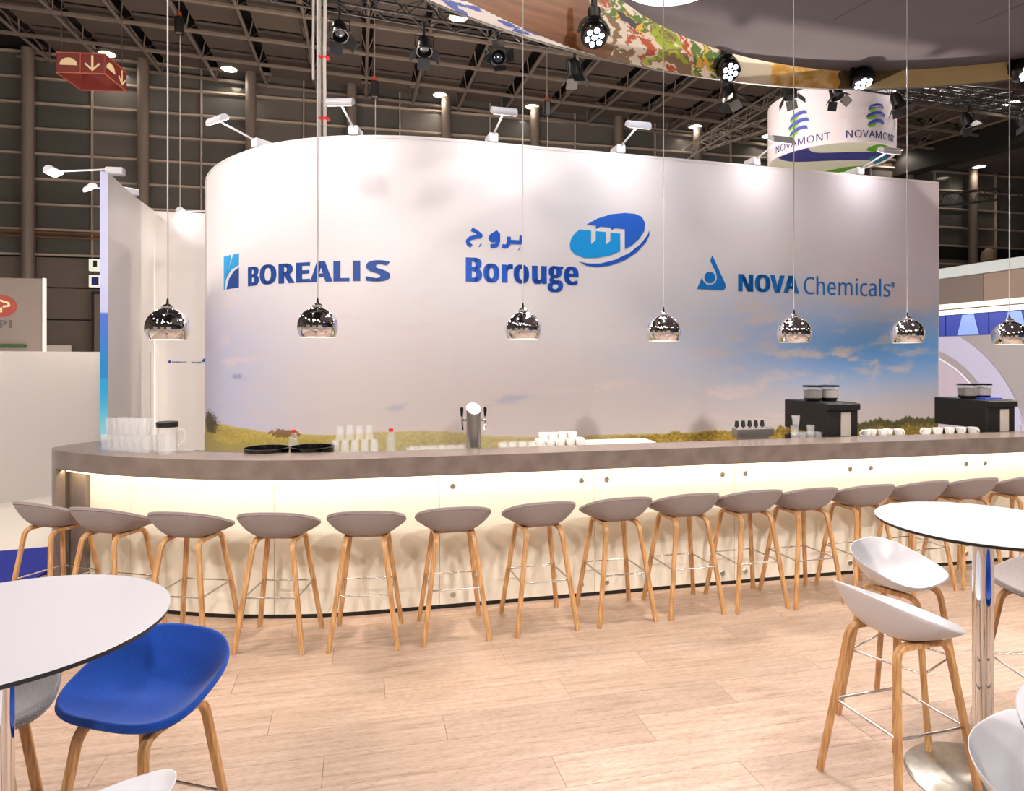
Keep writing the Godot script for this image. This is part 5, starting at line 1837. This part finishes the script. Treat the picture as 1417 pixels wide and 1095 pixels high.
func build_rigging():
	var spots := [[2.94, "at the curved left end of the printed wall"], [4.146, "above the word BOREALIS"], [5.563, "above the Arabic word"], [6.997, "above the oval emblem"], [8.709, "above the word NOVA, left of the drum sign"], [10.185, "above the end of the word Chemicals, below the drum sign"]]
	for s in spots:
		var u: float = s[0]
		var p := wall_at(u, 4.02, -0.06)
		var q := wall_at(u, 4.02, 0.44)
		make_flood(p, q - p, "white flood lamp " + s[1], 0)
	make_flood(Vector3(-2.90, 4.0, -8.95), Vector3(-0.68, -0.0, -0.05), "glaring white flood lamp on a long arm, far left over the low partition", 1)
	make_flood(Vector3(-3.055, 4.0, -10.0), Vector3(-0.40, 0, 0.25), "glaring white flood lamp at the front edge of the fin wall", 1)
	make_flood(Vector3(-2.0, 4.0, -11.08), Vector3(-0.66, 0, 0.05), "glaring white flood lamp on top of the rear panel between fin and printed wall", 1)
	# rigging behind the wall
	make_truss("lighting_truss", "dark lighting truss running under the hall roof to the printed canopy ring", Vector3(-3.2, 7.25, -10.1), Vector3(7.95, 7.25, -11.38), 0.14, M.truss_dark)
	make_truss("lighting_truss", "silver truss rising diagonally to the left of the drum sign", Vector3(9.43, 7.84, -18.0), Vector3(13.5, 10.5, -17.5), 0.16, M.truss)
	make_truss("lighting_truss", "silver truss passing behind the top of the drum sign", Vector3(10.5, 8.45, -18.9), Vector3(16.4, 10.5, -18.3), 0.16, M.truss)
	make_truss("lighting_truss", "dark truss under the roof right of the drum sign", Vector3(12.6, 8.1, -13.2), Vector3(18.0, 7.9, -12.6), 0.15, M.truss_dark)
	make_truss("lighting_truss", "dark low truss at the far right below the deep girder", Vector3(15.0, 6.5, -18.5), Vector3(26.0, 8.2, -19.5), 0.2, M.truss_dark)
	var lights := [
		[Vector3(-0.30, 6.75, -10.45), Vector3(0.1, -1, 0.5), "beside the grey mast"], [Vector3(1.0, 6.72, -10.6), Vector3(0.0, -1, 0.4), "in the middle of the dark truss"], [Vector3(2.22, 6.72, -10.72), Vector3(-0.1, -0.25, 1), "facing forward on the dark truss, its lens showing"],
		[Vector3(3.60, 6.72, -10.88), Vector3(0.1, -1, -0.1), "under the brown part of the canopy ring"], [Vector3(6.75, 6.72, -11.2), Vector3(0.1, -1, 0.3), "under the white part of the canopy ring"], [Vector3(8.1, 6.9, -11.3), Vector3(0.1, -1, 0.2), "below the gold part of the canopy ring"],
		[Vector3(9.3, 7.08, -11.5), Vector3(0.0, -1, 0.4), "before the top of the drum sign"], [Vector3(10.85, 7.08, -11.6), Vector3(0.2, -1, 0.3), "before the right mark of the drum sign"], [Vector3(12.95, 6.95, -11.9), Vector3(0.2, -1, 0.3), "right of the drum sign, between two pendant cords"], [Vector3(15.6, 7.46, -12.87), Vector3(0.3, -0.9, 0.3), "at the far right near the last pendant cord"]]
	for l in lights: make_stage_light(l[0], l[1], "black stage light with barn doors " + l[2])
	make_truss("lighting_truss", "dark truss carrying the stage lights before the drum sign", Vector3(8.2, 7.42, -11.4), Vector3(18.0, 7.42, -12.4), 0.12, M.truss_dark)
	# mast behind the wall with cables
	var m := thing("rigging_mast", "grey vertical mast with bundled cables behind the printed wall", "mast", Vector3(-0.52, 0, -9.0))
	var st := sf()
	box(st, Vector3(0, 3.8, 0), Vector3(0.06, 7.6, 0.06), 0.006)
	part("mast_profile", st, M.truss, m)
	st = sf()
	tube(st, [Vector3(0.08, 0.0, 0), Vector3(0.08, 4.0, 0.0), Vector3(0.07, 5.6, 0.02), Vector3(0.09, 7.6, 0.0)], 0.022, 8)
	part("cable", st, M.cable, m)
	st = sf()
	tube(st, [Vector3(-0.07, 5.4, 0), Vector3(-0.07, 5.9, 0.02), Vector3(-0.06, 7.6, 0.0)], 0.016, 8)
	part("cable", st, M.cable, m)
	for y in [4.9, 5.7]:
		st = sf()
		box(st, Vector3(0.05, y, 0), Vector3(0.16, 0.03, 0.08), 0.005)
		part("cable_clip", st, M.red, m)
	# chain hoists
	for q in [[Vector3(-4.15, 9.6, -17.0), "left of the leftmost pendant cord"], [Vector3(0.35, 8.3, -16.5), "right of the grey mast"], [Vector3(5.0, 8.6, -17.5), "right of the middle pendant cord"]]:
		var hst := thing("chain_hoist", "dark chain hoist hanging from the hall roof " + q[1], "hoist", q[0], 0, "chain hoists")
		st = sf()
		box(st, Vector3(0, 0, 0), Vector3(0.18, 0.42, 0.18), 0.03)
		part("motor", st, M.black, hst)
		st = sf()
		lathe(st, [Vector2(0.0, 0.21), Vector2(0.06, 0.22), Vector2(0.05, 0.32), Vector2(0.0, 0.33)], 12)
		part("hook", st, mat(Color(0.55, 0.22, 0.10), 0.5), hst)
		st = sf()
		tube(st, [Vector3(0, 0.3, 0), Vector3(0, ceil_at(q[0].x, q[0].z) - q[0].y - 0.08, 0)], 0.012, 6)
		tube(st, [Vector3(0.02, -0.2, 0), Vector3(0.02, -4.5, 0)], 0.012, 6)
		part("chain", st, M.truss, hst)
	# unseen key spotlights under the canopy, placed to light stools and floor
	for p in [Vector3(2.0, 4.72, -3.9), Vector3(5.4, 4.72, -3.7)]:
		var kt := thing("unseen_canopy_spotlight", "unseen spotlight under the canopy, placed to light the stools and floor", "stage light", p, 0, "canopy spotlights out of view")
		st = sf()
		lathe(st, [Vector2(0.13, 0.0), Vector2(0.14, 0.0), Vector2(0.14, 0.2), Vector2(0.0, 0.28)], 20)
		part("housing", st, M.black, kt)
		st = sf()
		lathe(st, [Vector2(0.0, -0.01), Vector2(0.12, 0.0), Vector2(0.0, 0.01)], 20)
		part("lens_lamp", st, glow(Color(1.0, 0.95, 0.9), 8.0), kt)
		spot(p - Vector3(0, 0.04, 0), p + Vector3(0.0, -4.7, 1.3), Color(1.0, 0.95, 0.90), 13.5 if p.x < 3 else 11.0, 54.0, 0.09, 0.5)
	# housings of the unseen spotlights placed above the frame
	for p in [Vector3(-2.6, 6.5, 0.6), Vector3(0.4, 6.5, 1.6), Vector3(3.4, 6.5, 1.4), Vector3(6.4, 6.5, 0.6), Vector3(1.9, 6.5, 4.2), Vector3(-3.6, 6.5, 3.4), Vector3(7.6, 6.5, 4.0)]:
		var t := thing("unseen_spotlight", "unseen spotlight out of view overhead, placed to light the floor and printed wall", "stage light", p, 0, "rig lights out of view")
		st = sf()
		lathe(st, [Vector2(0.16, 0.0), Vector2(0.17, 0.0), Vector2(0.17, 0.3), Vector2(0.0, 0.34)], 20)
		part("housing", st, M.black, t)
		st = sf()
		lathe(st, [Vector2(0.0, -0.01), Vector2(0.15, 0.0), Vector2(0.0, 0.01)], 20)
		part("lens_lamp", st, glow(Color(1.0, 0.95, 0.9), 8.0), t)
